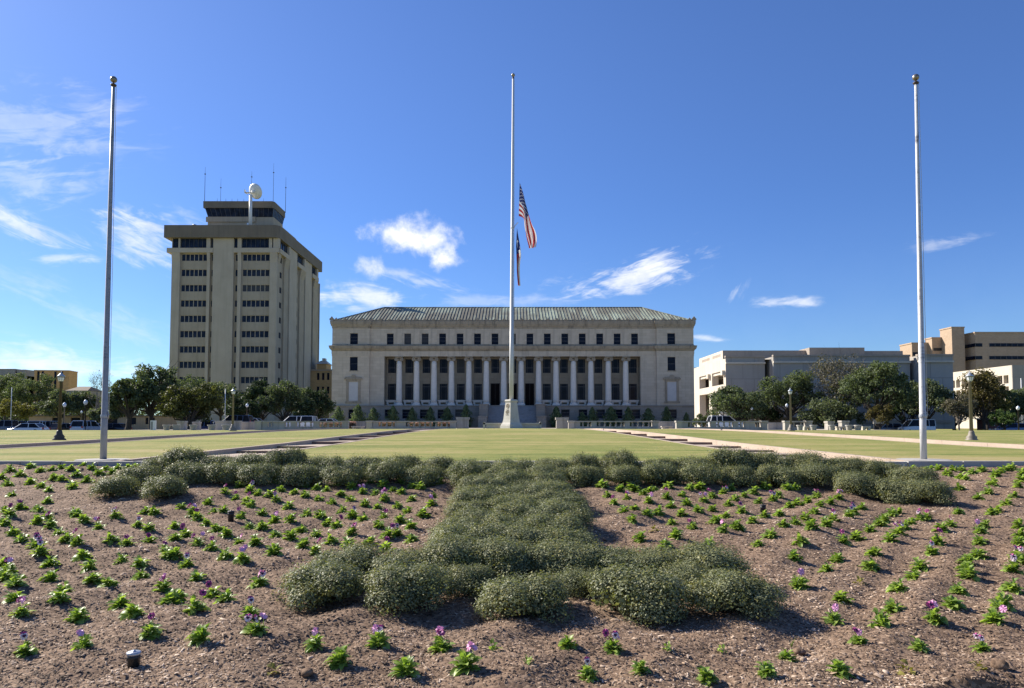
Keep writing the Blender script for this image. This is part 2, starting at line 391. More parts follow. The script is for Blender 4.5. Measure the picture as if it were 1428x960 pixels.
def mat_mulch():
    m, b, out = new_mat('mulch_soil')
    v = obj_coord(b)
    vo = b.n('ShaderNodeTexVoronoi'); b.put(vo.inputs['Vector'], v); vo.inputs['Scale'].default_value = 46.0
    sepc = b.n('ShaderNodeSeparateColor'); b.t.links.new(vo.outputs['Color'], sepc.inputs[0])
    n1 = b.noise(v, 1.1, 5.0, 0.65, 0.3); n2 = b.noise(v, 22.0, 5.0, 0.7)
    f = b.m('ADD', b.m('ADD', b.m('MULTIPLY', n1, 0.35), b.m('MULTIPLY', n2, 0.3)), b.m('MULTIPLY', sepc.outputs[0], 0.35))
    c = b.ramp(f, [(0.25, (0.078, 0.049, 0.032)), (0.5, (0.19, 0.125, 0.082)), (0.75, (0.33, 0.23, 0.155))])
    h = b.m('ADD', b.m('MULTIPLY', vo.outputs['Distance'], -0.5), n2)
    principled(b, out, c, 0.95, 0, 0.2, bump(b, h, 0.45, 0.012))
    M['mulch'] = m
    m, b, out = new_mat('mulch_chip')
    g = b.n('ShaderNodeNewGeometry')
    v = obj_coord(b)
    n1 = b.noise(v, 0.9, 5.0, 0.68, 0.4)
    f = b.m('ADD', b.m('MULTIPLY', g.outputs['Random Per Island'], 0.62), b.m('MULTIPLY', b.smooth(n1, 0.34, 0.66), 0.36))
    c = b.ramp(f, [(0.14, (0.040, 0.026, 0.018)), (0.42, (0.175, 0.118, 0.080)), (0.68, (0.36, 0.255, 0.175)), (0.86, (0.62, 0.48, 0.36))])
    principled(b, out, c, 0.85, 0, 0.3)
    M['chip'] = m
mat_mulch()

# ------------------------------------------------------------------ mesh writer
class MB:
    def __init__(s): s.v = []; s.f = []; s.mi = []; s.cur = 0
    def add(s, vs, fs):
        o = len(s.v); s.v.extend(vs)
        for f in fs: s.f.append(tuple(o + i for i in f)); s.mi.append(s.cur)
        return s
    def quad(s, a, b, c, d): return s.add([a, b, c, d], [(0, 1, 2, 3)])
    def box(s, x0, x1, y0, y1, z0, z1):
        return s.add([(x0, y0, z0), (x1, y0, z0), (x1, y1, z0), (x0, y1, z0), (x0, y0, z1), (x1, y0, z1), (x1, y1, z1), (x0, y1, z1)],
                     [(0, 3, 2, 1), (4, 5, 6, 7), (0, 1, 5, 4), (1, 2, 6, 5), (2, 3, 7, 6), (3, 0, 4, 7)])
    def frustum(s, cx, cy, z0, z1, a0, b0, a1, b1, rot=0.0):
        c, q = math.cos(rot), math.sin(rot)
        vs = []
        for (a, b, z) in ((a0, b0, z0), (a1, b1, z1)):
            for sx, sy in ((-1, -1), (1, -1), (1, 1), (-1, 1)):
                x, y = sx * a / 2, sy * b / 2
                vs.append((cx + c * x - q * y, cy + q * x + c * y, z))
        return s.add(vs, [(0, 3, 2, 1), (4, 5, 6, 7), (0, 1, 5, 4), (1, 2, 6, 5), (2, 3, 7, 6), (3, 0, 4, 7)])
    def tube(s, pts, rads, n=8, cap=True):
        pts = [np.array(p, float) for p in pts]
        o = len(s.v); rings = []
        for i, p in enumerate(pts):
            d = pts[min(i + 1, len(pts) - 1)] - pts[max(i - 1, 0)]
            d = d / (np.linalg.norm(d) + 1e-9)
            a = np.array((1.0, 0, 0)) if abs(d[0]) < 0.9 else np.array((0, 1.0, 0))
            u = np.cross(d, a); u /= np.linalg.norm(u); w_ = np.cross(d, u)
            for k in range(n):
                t = 2 * math.pi * k / n
                q = p + rads[i] * (math.cos(t) * u + math.sin(t) * w_)
                s.v.append(tuple(q))
        for i in range(len(pts) - 1):
            for k in range(n):
                k2 = (k + 1) % n
                s.f.append((o + i * n + k, o + i * n + k2, o + (i + 1) * n + k2, o + (i + 1) * n + k)); s.mi.append(s.cur)
        if cap:
            s.f.append(tuple(o + k for k in reversed(range(n)))); s.mi.append(s.cur)
            s.f.append(tuple(o + (len(pts) - 1) * n + k for k in range(n))); s.mi.append(s.cur)
        return s
    def lathe(s, prof, c=(0, 0, 0), n=16):
        o = len(s.v)
        for r, z in prof:
            for k in range(n):
                t = 2 * math.pi * k / n
                s.v.append((c[0] + r * math.cos(t), c[1] + r * math.sin(t), c[2] + z))
        for i in range(len(prof) - 1):
            for k in range(n):
                k2 = (k + 1) % n
                s.f.append((o + i * n + k, o + i * n + k2, o + (i + 1) * n + k2, o + (i + 1) * n + k)); s.mi.append(s.cur)
        s.f.append(tuple(o + k for k in reversed(range(n)))); s.mi.append(s.cur)
        s.f.append(tuple(o + (len(prof) - 1) * n + k for k in range(n))); s.mi.append(s.cur)
        return s
    def ball(s, c, r, n=12, m=8, sz=1.0):
        return s.lathe([(max(1e-3, r * math.sin(math.pi * i / m)), -r * sz * math.cos(math.pi * i / m)) for i in range(m + 1)], c, n)
    def prism(s, poly, y0, y1, plane='xz'):
        """poly in x,z extruded along y (or y,z along x)"""
        n = len(poly)
        if plane == 'xz': vs = [(a, y0, b) for a, b in poly] + [(a, y1, b) for a, b in poly]
        elif plane == 'yz': vs = [(y0, a, b) for a, b in poly] + [(y1, a, b) for a, b in poly]
        else: vs = [(a, b, y0) for a, b in poly] + [(a, b, y1) for a, b in poly]
        return s.add(vs, [tuple(range(n)), tuple(range(2 * n - 1, n - 1, -1))] + [(i, n + i, n + (i + 1) % n, (i + 1) % n) for i in range(n)])
    def sweep(s, prof, path, closed=True):
        """profile of (out, z) swept along a counter-clockwise path in plan, mitred; the profile runs from bottom to top"""
        n = len(path); o = len(s.v); m = len(prof)
        for i in range(n):
            p = np.array(path[i], float)
            a = p - np.array(path[i - 1], float); b = np.array(path[(i + 1) % n], float) - p
            if not closed and i == 0: a = b
            if not closed and i == n - 1: b = a
            a /= np.linalg.norm(a); b /= np.linalg.norm(b)
            na = np.array((a[1], -a[0])); nb = np.array((b[1], -b[0]))
            q = na + nb; q = q / max(0.2, (1 + na.dot(nb)))
            for out, z in prof: s.v.append((p[0] + q[0] * out, p[1] + q[1] * out, z))
        for i in range(n if closed else n - 1):
            j = (i + 1) % n
            for k in range(m - 1):
                s.f.append((o + i * m + k, o + j * m + k, o + j * m + k + 1, o + i * m + k + 1)); s.mi.append(s.cur)
        return s
    def wall(s, T, u0, u1, w0, w1, holes, depth):
        """a wall face in (u, w) with rectangular holes and their reveals; T(u, w, d) gives the point, d going in"""
        us = sorted({u0, u1, *[h[0] for h in holes], *[h[1] for h in holes]})
        ws = sorted({w0, w1, *[h[2] for h in holes], *[h[3] for h in holes]})
        for i in range(len(us) - 1):
            for j in range(len(ws) - 1):
                cu, cw = (us[i] + us[i + 1]) / 2, (ws[j] + ws[j + 1]) / 2
                if any(h[0] < cu < h[1] and h[2] < cw < h[3] for h in holes): continue
                s.quad(T(us[i], ws[j], 0), T(us[i + 1], ws[j], 0), T(us[i + 1], ws[j + 1], 0), T(us[i], ws[j + 1], 0))
        for a, b, c, d in [h[:4] for h in holes]:
            s.quad(T(a, c, 0), T(a, c, depth), T(a, d, depth), T(a, d, 0))
            s.quad(T(b, c, depth), T(b, c, 0), T(b, d, 0), T(b, d, depth))
            s.quad(T(a, c, 0), T(b, c, 0), T(b, c, depth), T(a, c, depth))
            s.quad(T(a, d, depth), T(b, d, depth), T(b, d, 0), T(a, d, 0))
        return s
    def mesh(s, name, mats, smooth=False):
        me = bpy.data.meshes.new(name)
        me.from_pydata(s.v, [], s.f)
        for m in (mats if isinstance(mats, (list, tuple)) else [mats]): me.materials.append(m)
        if any(s.mi): me.polygons.foreach_set('material_index', s.mi)
        if smooth: me.polygons.foreach_set('use_smooth', [True] * len(me.polygons))
        me.update()
        return me
    def build(s, name, mats, parent=None, smooth=False):
        o = bpy.data.objects.new(name, s.mesh(name, mats, smooth)); col.objects.link(o)
        if parent is not None: o.parent = parent
        return o
def np_mesh(name, V, F, mats, mi=None, smooth=False):
    """fast mesh from arrays; F is (n,3) or (n,4)"""
    me = bpy.data.meshes.new(name)
    V = np.asarray(V, np.float32); F = np.asarray(F, np.int32)
    me.vertices.add(len(V)); me.vertices.foreach_set('co', V.ravel())
    k = F.shape[1]
    me.loops.add(F.size); me.loops.foreach_set('vertex_index', F.ravel())
    me.polygons.add(len(F))
    me.polygons.foreach_set('loop_start', np.arange(0, F.size, k, dtype=np.int32))
    me.polygons.foreach_set('loop_total', np.full(len(F), k, np.int32))
    for m in (mats if isinstance(mats, (list, tuple)) else [mats]): me.materials.append(m)
    if mi is not None: me.polygons.foreach_set('material_index', np.asarray(mi, np.int32))
    if smooth: me.polygons.foreach_set('use_smooth', np.ones(len(F), bool))
    me.update(calc_edges=True); me.validate()
    return me
def link(name, me, parent=None):
    o = bpy.data.objects.new(name, me); col.objects.link(o)
    if parent is not None: o.parent = parent
    return o
def tag(o, label=None, cat=None, group=None, kind=None):
    if label: o['label'] = label
    if cat: o['category'] = cat
    if group: o['group'] = group
    if kind: o['kind'] = kind
    return o
def thing(name, loc, label, cat, group=None, rz=0.0):
    o = bpy.data.objects.new(name, None); col.objects.link(o)
    o.location = loc; o.rotation_euler = (0, 0, rz); o.empty_display_size = 0.2
    return tag(o, label, cat, group)
def struct(o): o['kind'] = 'structure'; return o
def interp(x, xs, ys): return float(np.interp(x, xs, ys))
def sstep(a, b, x):
    t = min(1, max(0, (x - a) / (b - a))); return t * t * (3 - 2 * t)

# ------------------------------------------------------------------ terrain
def z_mid(D): return interp(D, [13, 17, 22.8, 30, 41, 50, 60, 70, 78, 200], [0.86, 0.90, 0.95, 1.05, 1.18, 1.235, 1.25, 1.19, 1.10, 1.05])
def z_out(D): return interp(D, [13, 36, 45, 58, 75, 82, 89, 110, 114, 300], [0.84, 0.81, 0.92, 1.08, 1.06, 0.92, 0.36, 0.36, 0.80, 0.80])
def z_ground(x, D):
    k = sstep(14.6, 19.0, abs(x))
    z = z_mid(D) * (1 - k) + z_out(D) * k
    z += 0.05 * math.exp(-((x / 5.0) ** 2) - ((D - 58) / 14.0) ** 2)
    return z
BED0, BED_K, BED_NEAR, BED_FAR = 0.17, 0.0706, 3.72, 12.9
def bed_base(D): return BED0 + BED_K * (D - 4.0)
def bed_depth(px, py): return (EYE - BED0 + 4 * BED_K) / (BED_K - tang(py))
_rs = np.random.RandomState(7)
_waves = [( _rs.uniform(-1, 1) * k, _rs.uniform(-1, 1) * k, _rs.uniform(0, 6.28), a) for k, a in ((1.2, .014), (2.0, .012), (3.5, .010), (6, .008), (9, .007), (14, .006), (19, .005), (27, .0045), (33, .004), (41, .003)) for _ in range(2)]
def bed_bumps(x, D):
    z = 0
    for kx, ky, ph, a in _waves: z = z + a * np.sin(kx * x + ky * D + ph)
    return z
def bed_z(x, D):
    return bed_base(D) + bed_bumps(x, D)
def ray_depth(px, py, lo=13.0, hi=140.0, zf=None):
    """distance at which the line of sight through a photo pixel meets the lawn"""
    zf = zf or z_ground
    D = lo
    while D < hi:
        if WZ(py, D) <= zf(WX(px, py, D), D): return D
        D += 0.1
    return hi

# one wide ground sheet out to the horizon
def make_ground():
    xs = [-4000, -1200, -400, -150, -60, -30, -15, 0, 15, 30, 60, 150, 400, 1200, 4000]
    ys = [-60, -5, 2.5, 8, 13, 20, 40, 75, 82, 88, 110, 114, 200, 500, 1500, 5000]
    def gz(D): return interp(D, [-60, 3.6, 13, 40, 75, 82, 88, 110, 114, 5000], [-0.02, -0.02, 0.45, 0.6, 0.65, 0.55, 0.28, 0.28, 0.72, 0.72])
    b = MB()
    for x in xs:
        for y in ys: b.v.append((x, y, gz(y)))
    n = len(ys)
    for i in range(len(xs) - 1):
        for j in range(n - 1):
            b.f.append((i * n + j, (i + 1) * n + j, (i + 1) * n + j + 1, i * n + j + 1)); b.mi.append(0)
    struct(b.build('ground', M['lawn']))
make_ground()

PATHS = [(-14.4, -13.0), (-6.85, -5.32), (5.32, 6.85), (13.0, 14.4)]
def strip(name, xl, xr, n, material):
    Ds = [13.02 + 0.75 * i for i in range(85)]
    Ds = [d for d in Ds if d < 76.5] + [78.0]
    b = MB()
    for d in Ds:
        l, r = xl(d), xr(d)
        for k in range(n + 1):
            x = l + (r - l) * k / n
            b.v.append((x, d, z_ground(x, d)))
    for i in range(len(Ds) - 1):
        for k in range(n):
            a = i * (n + 1) + k
            b.f.append((a, a + 1, a + n + 2, a + n + 1)); b.mi.append(0)
    return struct(b.build(name, material, smooth=True))
strip('lawn', lambda d: -130 - d * .2, lambda d: PATHS[0][0], 40, M['lawn'])
strip('lawn', lambda d: PATHS[0][1], lambda d: PATHS[1][0], 8, M['lawn'])
strip('lawn', lambda d: PATHS[1][1], lambda d: PATHS[2][0], 16, M['lawn'])
strip('lawn', lambda d: PATHS[2][1], lambda d: PATHS[3][0], 8, M['lawn'])
strip('lawn', lambda d: PATHS[3][1], lambda d: 130 + d * .2, 40, M['lawn'])
# verge that falls to the road on both sides
for s in (-1, 1):
    b = MB()
    Ds = [78, 80, 82, 84, 86, 88.2]
    xs = [42 * s, 60 * s, 90 * s, 150 * s]
    for d in Ds:
        for x in xs: b.v.append((x, d, z_out(d)))
    for i in range(len(Ds) - 1):
        for k in range(3):
            a = i * 4 + k; b.f.append((a, a + 1, a + 5, a + 4)); b.mi.append(0)
    struct(b.build('lawn', M['lawn'], smooth=True))

# stepped walks between the lawns: long treads, low risers, raised kerbs along both sides
def make_path(xl, xr, ds, sink, first=13.3):
    tread, riser, kerb = MB(), MB(), MB()
    last = 13.06
    lv = z_mid(13.1) - sink
    for d in ds + [78.0]:
        far = lv - (0.011 * (d - last) if d < 50 else 0)
        tread.quad((xl, last, lv), (xr, last, lv), (xr, d, far), (xl, d, far))
        if d < 78:
            nz = z_mid(d + 1.6) - sink
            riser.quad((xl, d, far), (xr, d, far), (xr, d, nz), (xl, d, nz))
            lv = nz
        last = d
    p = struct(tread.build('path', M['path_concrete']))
    o = riser.build('step_riser', M['path_riser_shaded'], p)
    for x, side in ((xl, -1), (xr, 1)):
        up = .03 if side * xl > 0 else .008
        d = 13.05
        while d < 77.5:
            e = min(d + 2.4, 77.6)
            z0, z1 = z_ground(x, d), z_ground(x, e)
            a, c = (x - 0.13, x) if side < 0 else (x, x + 0.13)
            kerb.add([(a, d, z0 - .35), (c, d, z0 - .35), (c, e - .012, z1 - .35), (a, e - .012, z1 - .35), (a, d, z0 + up), (c, d, z0 + up), (c, e - .012, z1 + up), (a, e - .012, z1 + up)],
                     [(4, 5, 6, 7), (0, 1, 5, 4), (1, 2, 6, 5), (2, 3, 7, 6), (3, 0, 4, 7)])
            d = e
    o = kerb.build('kerb', M['path_concrete'], p)
    return p
make_path(*PATHS[1], [15.6, 18.6, 21.8, 25.6, 29.6, 33.6, 38, 43, 49], 0.05)
make_path(*PATHS[2], [15.0, 17.2, 19.6, 22.4, 25.6, 29.2, 33.4, 38, 43, 49], 0.075)
make_path(*PATHS[0], [16.0, 20.5, 25, 29.5, 34, 39, 44, 50], 0.10)
make_path(*PATHS[3], [16.0, 19.5, 24, 28.5, 33, 38, 44, 50], 0.10)

# kerb of concrete blocks behind the flower bed
def make_bed_kerb():
    b = MB()
    rnd = random.Random(5)
    x = -17.0
    while x < 17.0:
        wd = rnd.uniform(0.60, 0.70) if x < -4 else rnd.uniform(0.85, 1.0)
        dz = rnd.uniform(-.006, .006); dy = rnd.uniform(-.008, .008)
        b.box(x, x + wd - 0.02, 12.9 + dy, 13.06 + dy, 0.45, 0.885 + dz)
        x += wd
    return tag(b.build('bed_kerb', M['curb_concrete']), 'low grey block kerb holding back the lawn behind the pansies', 'kerb')
make_bed_kerb()

# road, far paving
b = MB(); b.box(-260, -40.6, 88.2, 109, 0.1, 0.362); b.box(40.6, 260, 88.2, 109, 0.1, 0.362)
struct(b.build('road', M['asphalt']))
b = MB(); b.box(-40.5, 40.5, 78.02, 163, 0.1, 1.06)
struct(b.build('pavement', M['paving']))

# ------------------------------------------------------------------ leaf masses
def leaf_quads(C, N, L, W, rs, fold=0.25):
    """one small folded leaf (two quads) at every centre C, lying in the plane across N"""
    n = len(C)
    N = N / (np.linalg.norm(N, axis=1, keepdims=True) + 1e-9)
    A = rs.normal(size=(n, 3)); A -= (A * N).sum(1, keepdims=True) * N
    A /= np.linalg.norm(A, axis=1, keepdims=True) + 1e-9
    B = np.cross(N, A)
    L = L[:, None]; W = W[:, None]
    p0 = C - A * L * .5; p3 = C + A * L * .5
    m = C - N * W * fold
    l = C + B * W * .5; r = C - B * W * .5
    V = np.stack([p0, l, p3, r], 1).reshape(-1, 3)
    i = np.arange(n)[:, None] * 4
    F = i + np.array([[0, 1, 2, 3]])
    return V, F
# flower bed: sloping mulch, crumbling to a low edge in front
def make_bed():
    Ds = []
    d = 3.3
    while d < 12.95:
        Ds.append(d); d += 0.022 if d < 3.95 else 0.006 * d + 0.012
    Ds.append(12.93)
    Ds = np.array(Ds)
    nx = 420
    rs = np.random.RandomState(3)
    V = []
    ph = rs.uniform(0, 6.28, 40)
    def lumps(x, y):
        z = 0
        for i in range(20):
            k = 5 + i * 2.6
            z = z + (0.42 / k ** 0.9) * np.sin(k * math.cos(ph[i]) * x + k * math.sin(ph[i]) * y + ph[i + 20])
        return z
    for D in Ds:
        half = 1.1 * D + 2.2
        x = np.linspace(-half, half, nx)
        z = bed_z(x, D)
        # crumbled front edge, deeper in the two corners of the view
        e = 3.74 + 0.05 * lumps(x * 1.0, np.full(nx, 2.0)) + 0.12 * np.clip((np.abs(x + 0.35) - 1.6) / 1.2, 0, 1)
        k = np.clip((e - D) / 0.10, 0, 1)
        near = np.clip((4.1 - D) / 0.35, 0, 1)
        z = z - 0.12 * k + 0.05 * near * lumps(x, np.full(nx, D)) * (0.35 + 0.65 * k)
        V.append(np.stack([x, np.full(nx, D), z], 1))
    V = np.concatenate(V)
    i, j = np.meshgrid(np.arange(len(Ds) - 1), np.arange(nx - 1), indexing='ij')
    a = (i * nx + j).ravel()
    F = np.stack([a, a + 1, a + nx + 1, a + nx], 1)
    o = link('soil', np_mesh('soil', V, F, M['mulch'], smooth=True))
    struct(o)
    # loose chips of mulch over it
    n = 150000
    u = rs.uniform(0, 1, n)
    D = 3.78 * (12.85 / 3.78) ** u
    x = rs.uniform(-1, 1, n) * (0.80 * D + 0.4)
    z = bed_z(x, D) + rs.uniform(-.002, .006, n)
    L = rs.gamma(3.0, 0.0039, n) * (0.85 + D * 0.05) + 0.004
    Wd = L * rs.uniform(.2, .5, n); H = L * rs.uniform(.06, .2, n)
    yaw = rs.uniform(0, 6.28, n); tilt = rs.normal(0, .24, n)
    base = np.array([(-.5, -.35, 0), (.4, -.5, 0), (.5, .45, 0), (-.42, .4, 0), (-.30, -.2, 1), (.25, -.25, 1), (.28, .25, 1), (-.25, .22, 1)], float)
    base = base[None] + rs.uniform(-.12, .12, (n, 8, 3))
    P = base * np.stack([L, Wd, H], 1)[:, None, :]
    ct, st_ = np.cos(tilt)[:, None], np.sin(tilt)[:, None]
    X1 = P[..., 0] * ct - P[..., 2] * st_; Z1 = P[..., 0] * st_ + P[..., 2] * ct
    cy, sy = np.cos(yaw)[:, None], np.sin(yaw)[:, None]
    X2 = X1 * cy - P[..., 1] * sy; Y2 = X1 * sy + P[..., 1] * cy
    V = np.stack([X2 + x[:, None], Y2 + D[:, None], Z1 + z[:, None]], 2).reshape(-1, 3)
    fc = np.array([(4, 5, 6, 7), (0, 1, 5, 4), (1, 2, 6, 5), (2, 3, 7, 6), (3, 0, 4, 7)])
    F = (np.arange(n)[:, None, None] * 8 + fc[None]).reshape(-1, 4)
    ns = 2600                                # dry straws and shreds lying about
    u = rs.uniform(0, 1, ns); Ds_ = 3.8 * (12 / 3.8) ** u; xs_ = rs.uniform(-1, 1, ns) * (.8 * Ds_ + .4)
    Cn = np.stack([xs_, Ds_, bed_z(xs_, Ds_) + .010], 1)
    V2, F2 = leaf_quads(Cn, rs.normal(0, .18, (ns, 3)) + (0, 0, 1), rs.uniform(.025, .07, ns), rs.uniform(.002, .006, ns), rs)
    V, F = np.concatenate([V, V2]), np.concatenate([F, F2 + len(V)])
    o = link('mulch', np_mesh('mulch', V, F, M['chip']))
    tag(o, 'brown shredded bark mulch covering the sloping flower bed', 'mulch', kind='stuff')
make_bed()

def shrub_mesh(seed, rx, ry, h, n):
    rs = np.random.RandomState(seed)
    # several sprays make one uneven mound
    k = 24
    cen = []
    for i in range(k):
        a = rs.uniform(0, 6.28); r = math.sqrt(rs.uniform(0, 1)) * 0.74
        low = i % 3 == 0
        if low: r = rs.uniform(.55, .78)
        cen.append((math.cos(a) * r * rx, math.sin(a) * r * ry, h * (0.24 + rs.uniform(-.05, .08) if low else 0.42 + 0.28 * (1 - r * r) + rs.uniform(-.08, .08)), rs.uniform(.34, .48)))
    Cs, Ns = [], []
    per = n // k
    for x, y, z, s in cen:
        d = rs.normal(size=(per, 3)); d /= np.linalg.norm(d, axis=1, keepdims=True)
        d[:, 2] = np.where(d[:, 2] < -.5, -d[:, 2], d[:, 2])
        rr = rs.uniform(.45, 1.0, (per, 1)) ** .6
        rr *= 1 + .10 * np.sin(d[:, :1] * 9 + seed) * np.cos(d[:, 1:2] * 8)
        # upright sprigs that stick out a little
        spr = (rs.uniform(0, 1, (per, 1)) < .16) * rs.uniform(.04, .22, (per, 1))
        P = d * (rr + spr) * np.array([rx * s * 1.05, ry * s * 1.05, h * s * 1.0]) + np.array([x, y, z]) + np.array([0, 0, 1.0]) * spr * .16
        keep = P[:, 2] > 0.02
        Cs.append(P[keep]); Ns.append((d + rs.normal(0, .38, d.shape) + np.array([0, 0, .30]))[keep])
    C = np.concatenate(Cs); N = np.concatenate(Ns)
    V, F = leaf_quads(C, N, rs.uniform(.014, .024, len(C)), rs.uniform(.009, .014, len(C)), rs)
    # coarse inner leaves added to block light leaking through, for denser shadows
    m = 1500
    d = rs.normal(size=(m, 3)); d /= np.linalg.norm(d, axis=1, keepdims=True)
    P = d * rs.uniform(.1, .88, (m, 1)) * np.array((rx * .98, ry * .98, h * .40)) + np.array((0, 0, h * .46))
    V2, F2 = leaf_quads(P, rs.normal(size=(m, 3)), rs.uniform(.03, .05, m), rs.uniform(.02, .035, m), rs)
    V, F = np.concatenate([V, V2]), np.concatenate([F, F2 + len(V)])
    me = np_mesh('shrub_foliage', V, F, M['holly_leaf'])
    b = MB()
    r2 = random.Random(seed)
    for i in range(14):
        a = r2.uniform(0, 6.28); r = r2.uniform(.3, .8)
        p1 = (math.cos(a) * r * rx * .35, math.sin(a) * r * ry * .35, h * .4)
        p2 = (math.cos(a) * r * rx * .9, math.sin(a) * r * ry * .9, h * r2.uniform(.6, .8))
        b.tube([(math.cos(a) * .03, math.sin(a) * .03, -.02), p1, p2], [.008, .006, .002], 5)
    return me, b.mesh('shrub_stems', M['twig'])
SHRUBS = [shrub_mesh(11 + i, .325, .325, .30, 13000) for i in range(5)]
ORD = ['zeroth', 'first', 'second', 'third', 'fourth', 'fifth', 'sixth', 'seventh', 'eighth', 'ninth', 'tenth', 'eleventh', 'twelfth', 'thirteenth', 'fourteenth', 'fifteenth', 'sixteenth', 'seventeenth', 'eighteenth', 'nineteenth', 'twentieth',
       'twenty-first', 'twenty-second', 'twenty-third', 'twenty-fourth', 'twenty-fifth', 'twenty-sixth', 'twenty-seventh', 'twenty-eighth', 'twenty-ninth', 'thirtieth', 'thirty-first', 'thirty-second', 'thirty-third', 'thirty-fourth', 'thirty-fifth', 'thirty-sixth', 'thirty-seventh', 'thirty-eighth', 'thirty-ninth', 'fortieth']
shrub_i = 0
def shrub(x, D, s, sz, label, rz):
    global shrub_i
    f, st_ = SHRUBS[shrub_i % 5]; shrub_i += 1
    t = thing('holly_shrub', (x, D, float(bed_z(x, D)) - .01), label, 'shrub', 'clipped holly shrubs planted as a letter T', rz)
    t.scale = (s, s, sz)
    link('foliage', f, t); link('stems', st_, t)
rnd = random.Random(21)
def row(pts, where):
    for i, (x, D, s, sz) in enumerate(pts):
        shrub(x, D, s, sz, f'low clipped green shrub, {ORD[i + 1]} from the left in {where}', rnd.uniform(0, 6.28))
def at_bed(px, py): D = bed_depth(px, py); return WX(px, py, D), D
# foot of the letter: a front and a back row
fr = [(458, 838, 1.05), (570, 846, 1.0), (652, 824, .72), (735, 852, 1.0), (812, 822, .72), (885, 848, 1.08), (956, 824, .72), (1022, 846, 1.0)]
row([(*at_bed(px, py), s, s * rnd.uniform(.76, .9)) for px, py, s in fr], 'the T foot front row')
fb = [(490, 803, .95), (560, 806, .9), (628, 800, .95), (700, 802, .95), (772, 802, .95), (845, 804, .95), (912, 803, .95), (984, 806, 1.05)]
row([(*at_bed(px, py), s, s * rnd.uniform(.74, .88)) for px, py, s in fb], 'the T foot back row')
# the stem
rows_ = []
D = 6.15; k = 0
while D < 10.3:
    xs = (-.40, 0.04, .47) if k % 2 else (-.46, -.03, .40)
    row([(x + rnd.uniform(-.06, .06) + .02 * (D - 8), D + rnd.uniform(-.08, .08), rnd.uniform(.92, 1.08), rnd.uniform(.72, .88)) for x in xs], f'row {ORD[k + 1]} up the T stem')
    D += .50; k += 1
# the top bar, two rows, with a serif at each end
bar_f, bar_b = [], []
x = -4.65
while x < 4.9:
    bar_f.append((x, 10.75 + rnd.uniform(-.08, .08), rnd.uniform(.92, 1.12), rnd.uniform(.82, 1.0))); x += rnd.uniform(.52, .60)
x = -5.1
while x < 5.3:
    bar_b.append((x, 11.6 + rnd.uniform(-.12, .12), rnd.uniform(1.0, 1.2), rnd.choice((.88, .95, 1.02, 1.22)))); x += rnd.uniform(.52, .62)
row(bar_f, 'the top bar front row')
row(bar_b, 'the top bar back row')
se = [(160, 692), (232, 694), (195, 676), (262, 676), (225, 664)]
row([(*at_bed(px, py), 1.0, .85) for px, py in se], 'the top bar left end')
se = [(1195, 686), (1240, 692), (1292, 696), (1170, 668), (1225, 670), (1275, 678)]
row([(*at_bed(px, py), 1.0, .92) for px, py in se], 'the top bar right end')

# ------------------------------------------------------------------ pansies
def pansy_foliage(seed, n=66, spread=1.0, material='pansy_leaf'):
    r = random.Random(seed)
    b = MB()
    for i in range(n):
        yaw = r.uniform(0, 6.28)
        u = (i + .5) / n
        el = R(6 + 66 * u ** 1.0 + r.uniform(-12, 12))
        l = r.uniform(.040, .064) * (1.2 - .42 * u) * spread
        w_ = l * r.uniform(.46, .66)
        root = np.array((r.uniform(-.018, .018), r.uniform(-.018, .018), r.uniform(.0, .055) * u))
        dirh = np.array((math.cos(yaw), math.sin(yaw), 0)); side = np.array((-math.sin(yaw), math.cos(yaw), 0)); up = np.array((0, 0, 1.0))
        pts = []
        p = root.copy(); e = el; tw = r.uniform(-.5, .5)
        for t, wd in ((0, .10), (.38, .62), (.66, 1.0), (.88, .62), (1.0, .08)):
            pts.append((p.copy(), wd, e))
            step = l * .26
            p = p + step * (math.cos(e) * dirh + math.sin(e) * up); e -= R(r.uniform(10, 24))
        o = len(b.v)
        for q, wd, e in pts:
            nrm = -math.sin(e) * dirh + math.cos(e) * up
            s_ = side * math.cos(tw) + nrm * math.sin(tw)
            b.v.append(tuple(q + s_ * w_ * wd * .5 + nrm * w_ * .12 * wd)); b.v.append(tuple(q)); b.v.append(tuple(q - s_ * w_ * wd * .5 + nrm * w_ * .12 * wd))
        for k in range(4):
            a = o + k * 3
            b.f.append((a, a + 1, a + 4, a + 3)); b.f.append((a + 1, a + 2, a + 5, a + 4)); b.mi += [0, 0]
    return b.mesh('pansy_foliage', M[material], smooth=True)
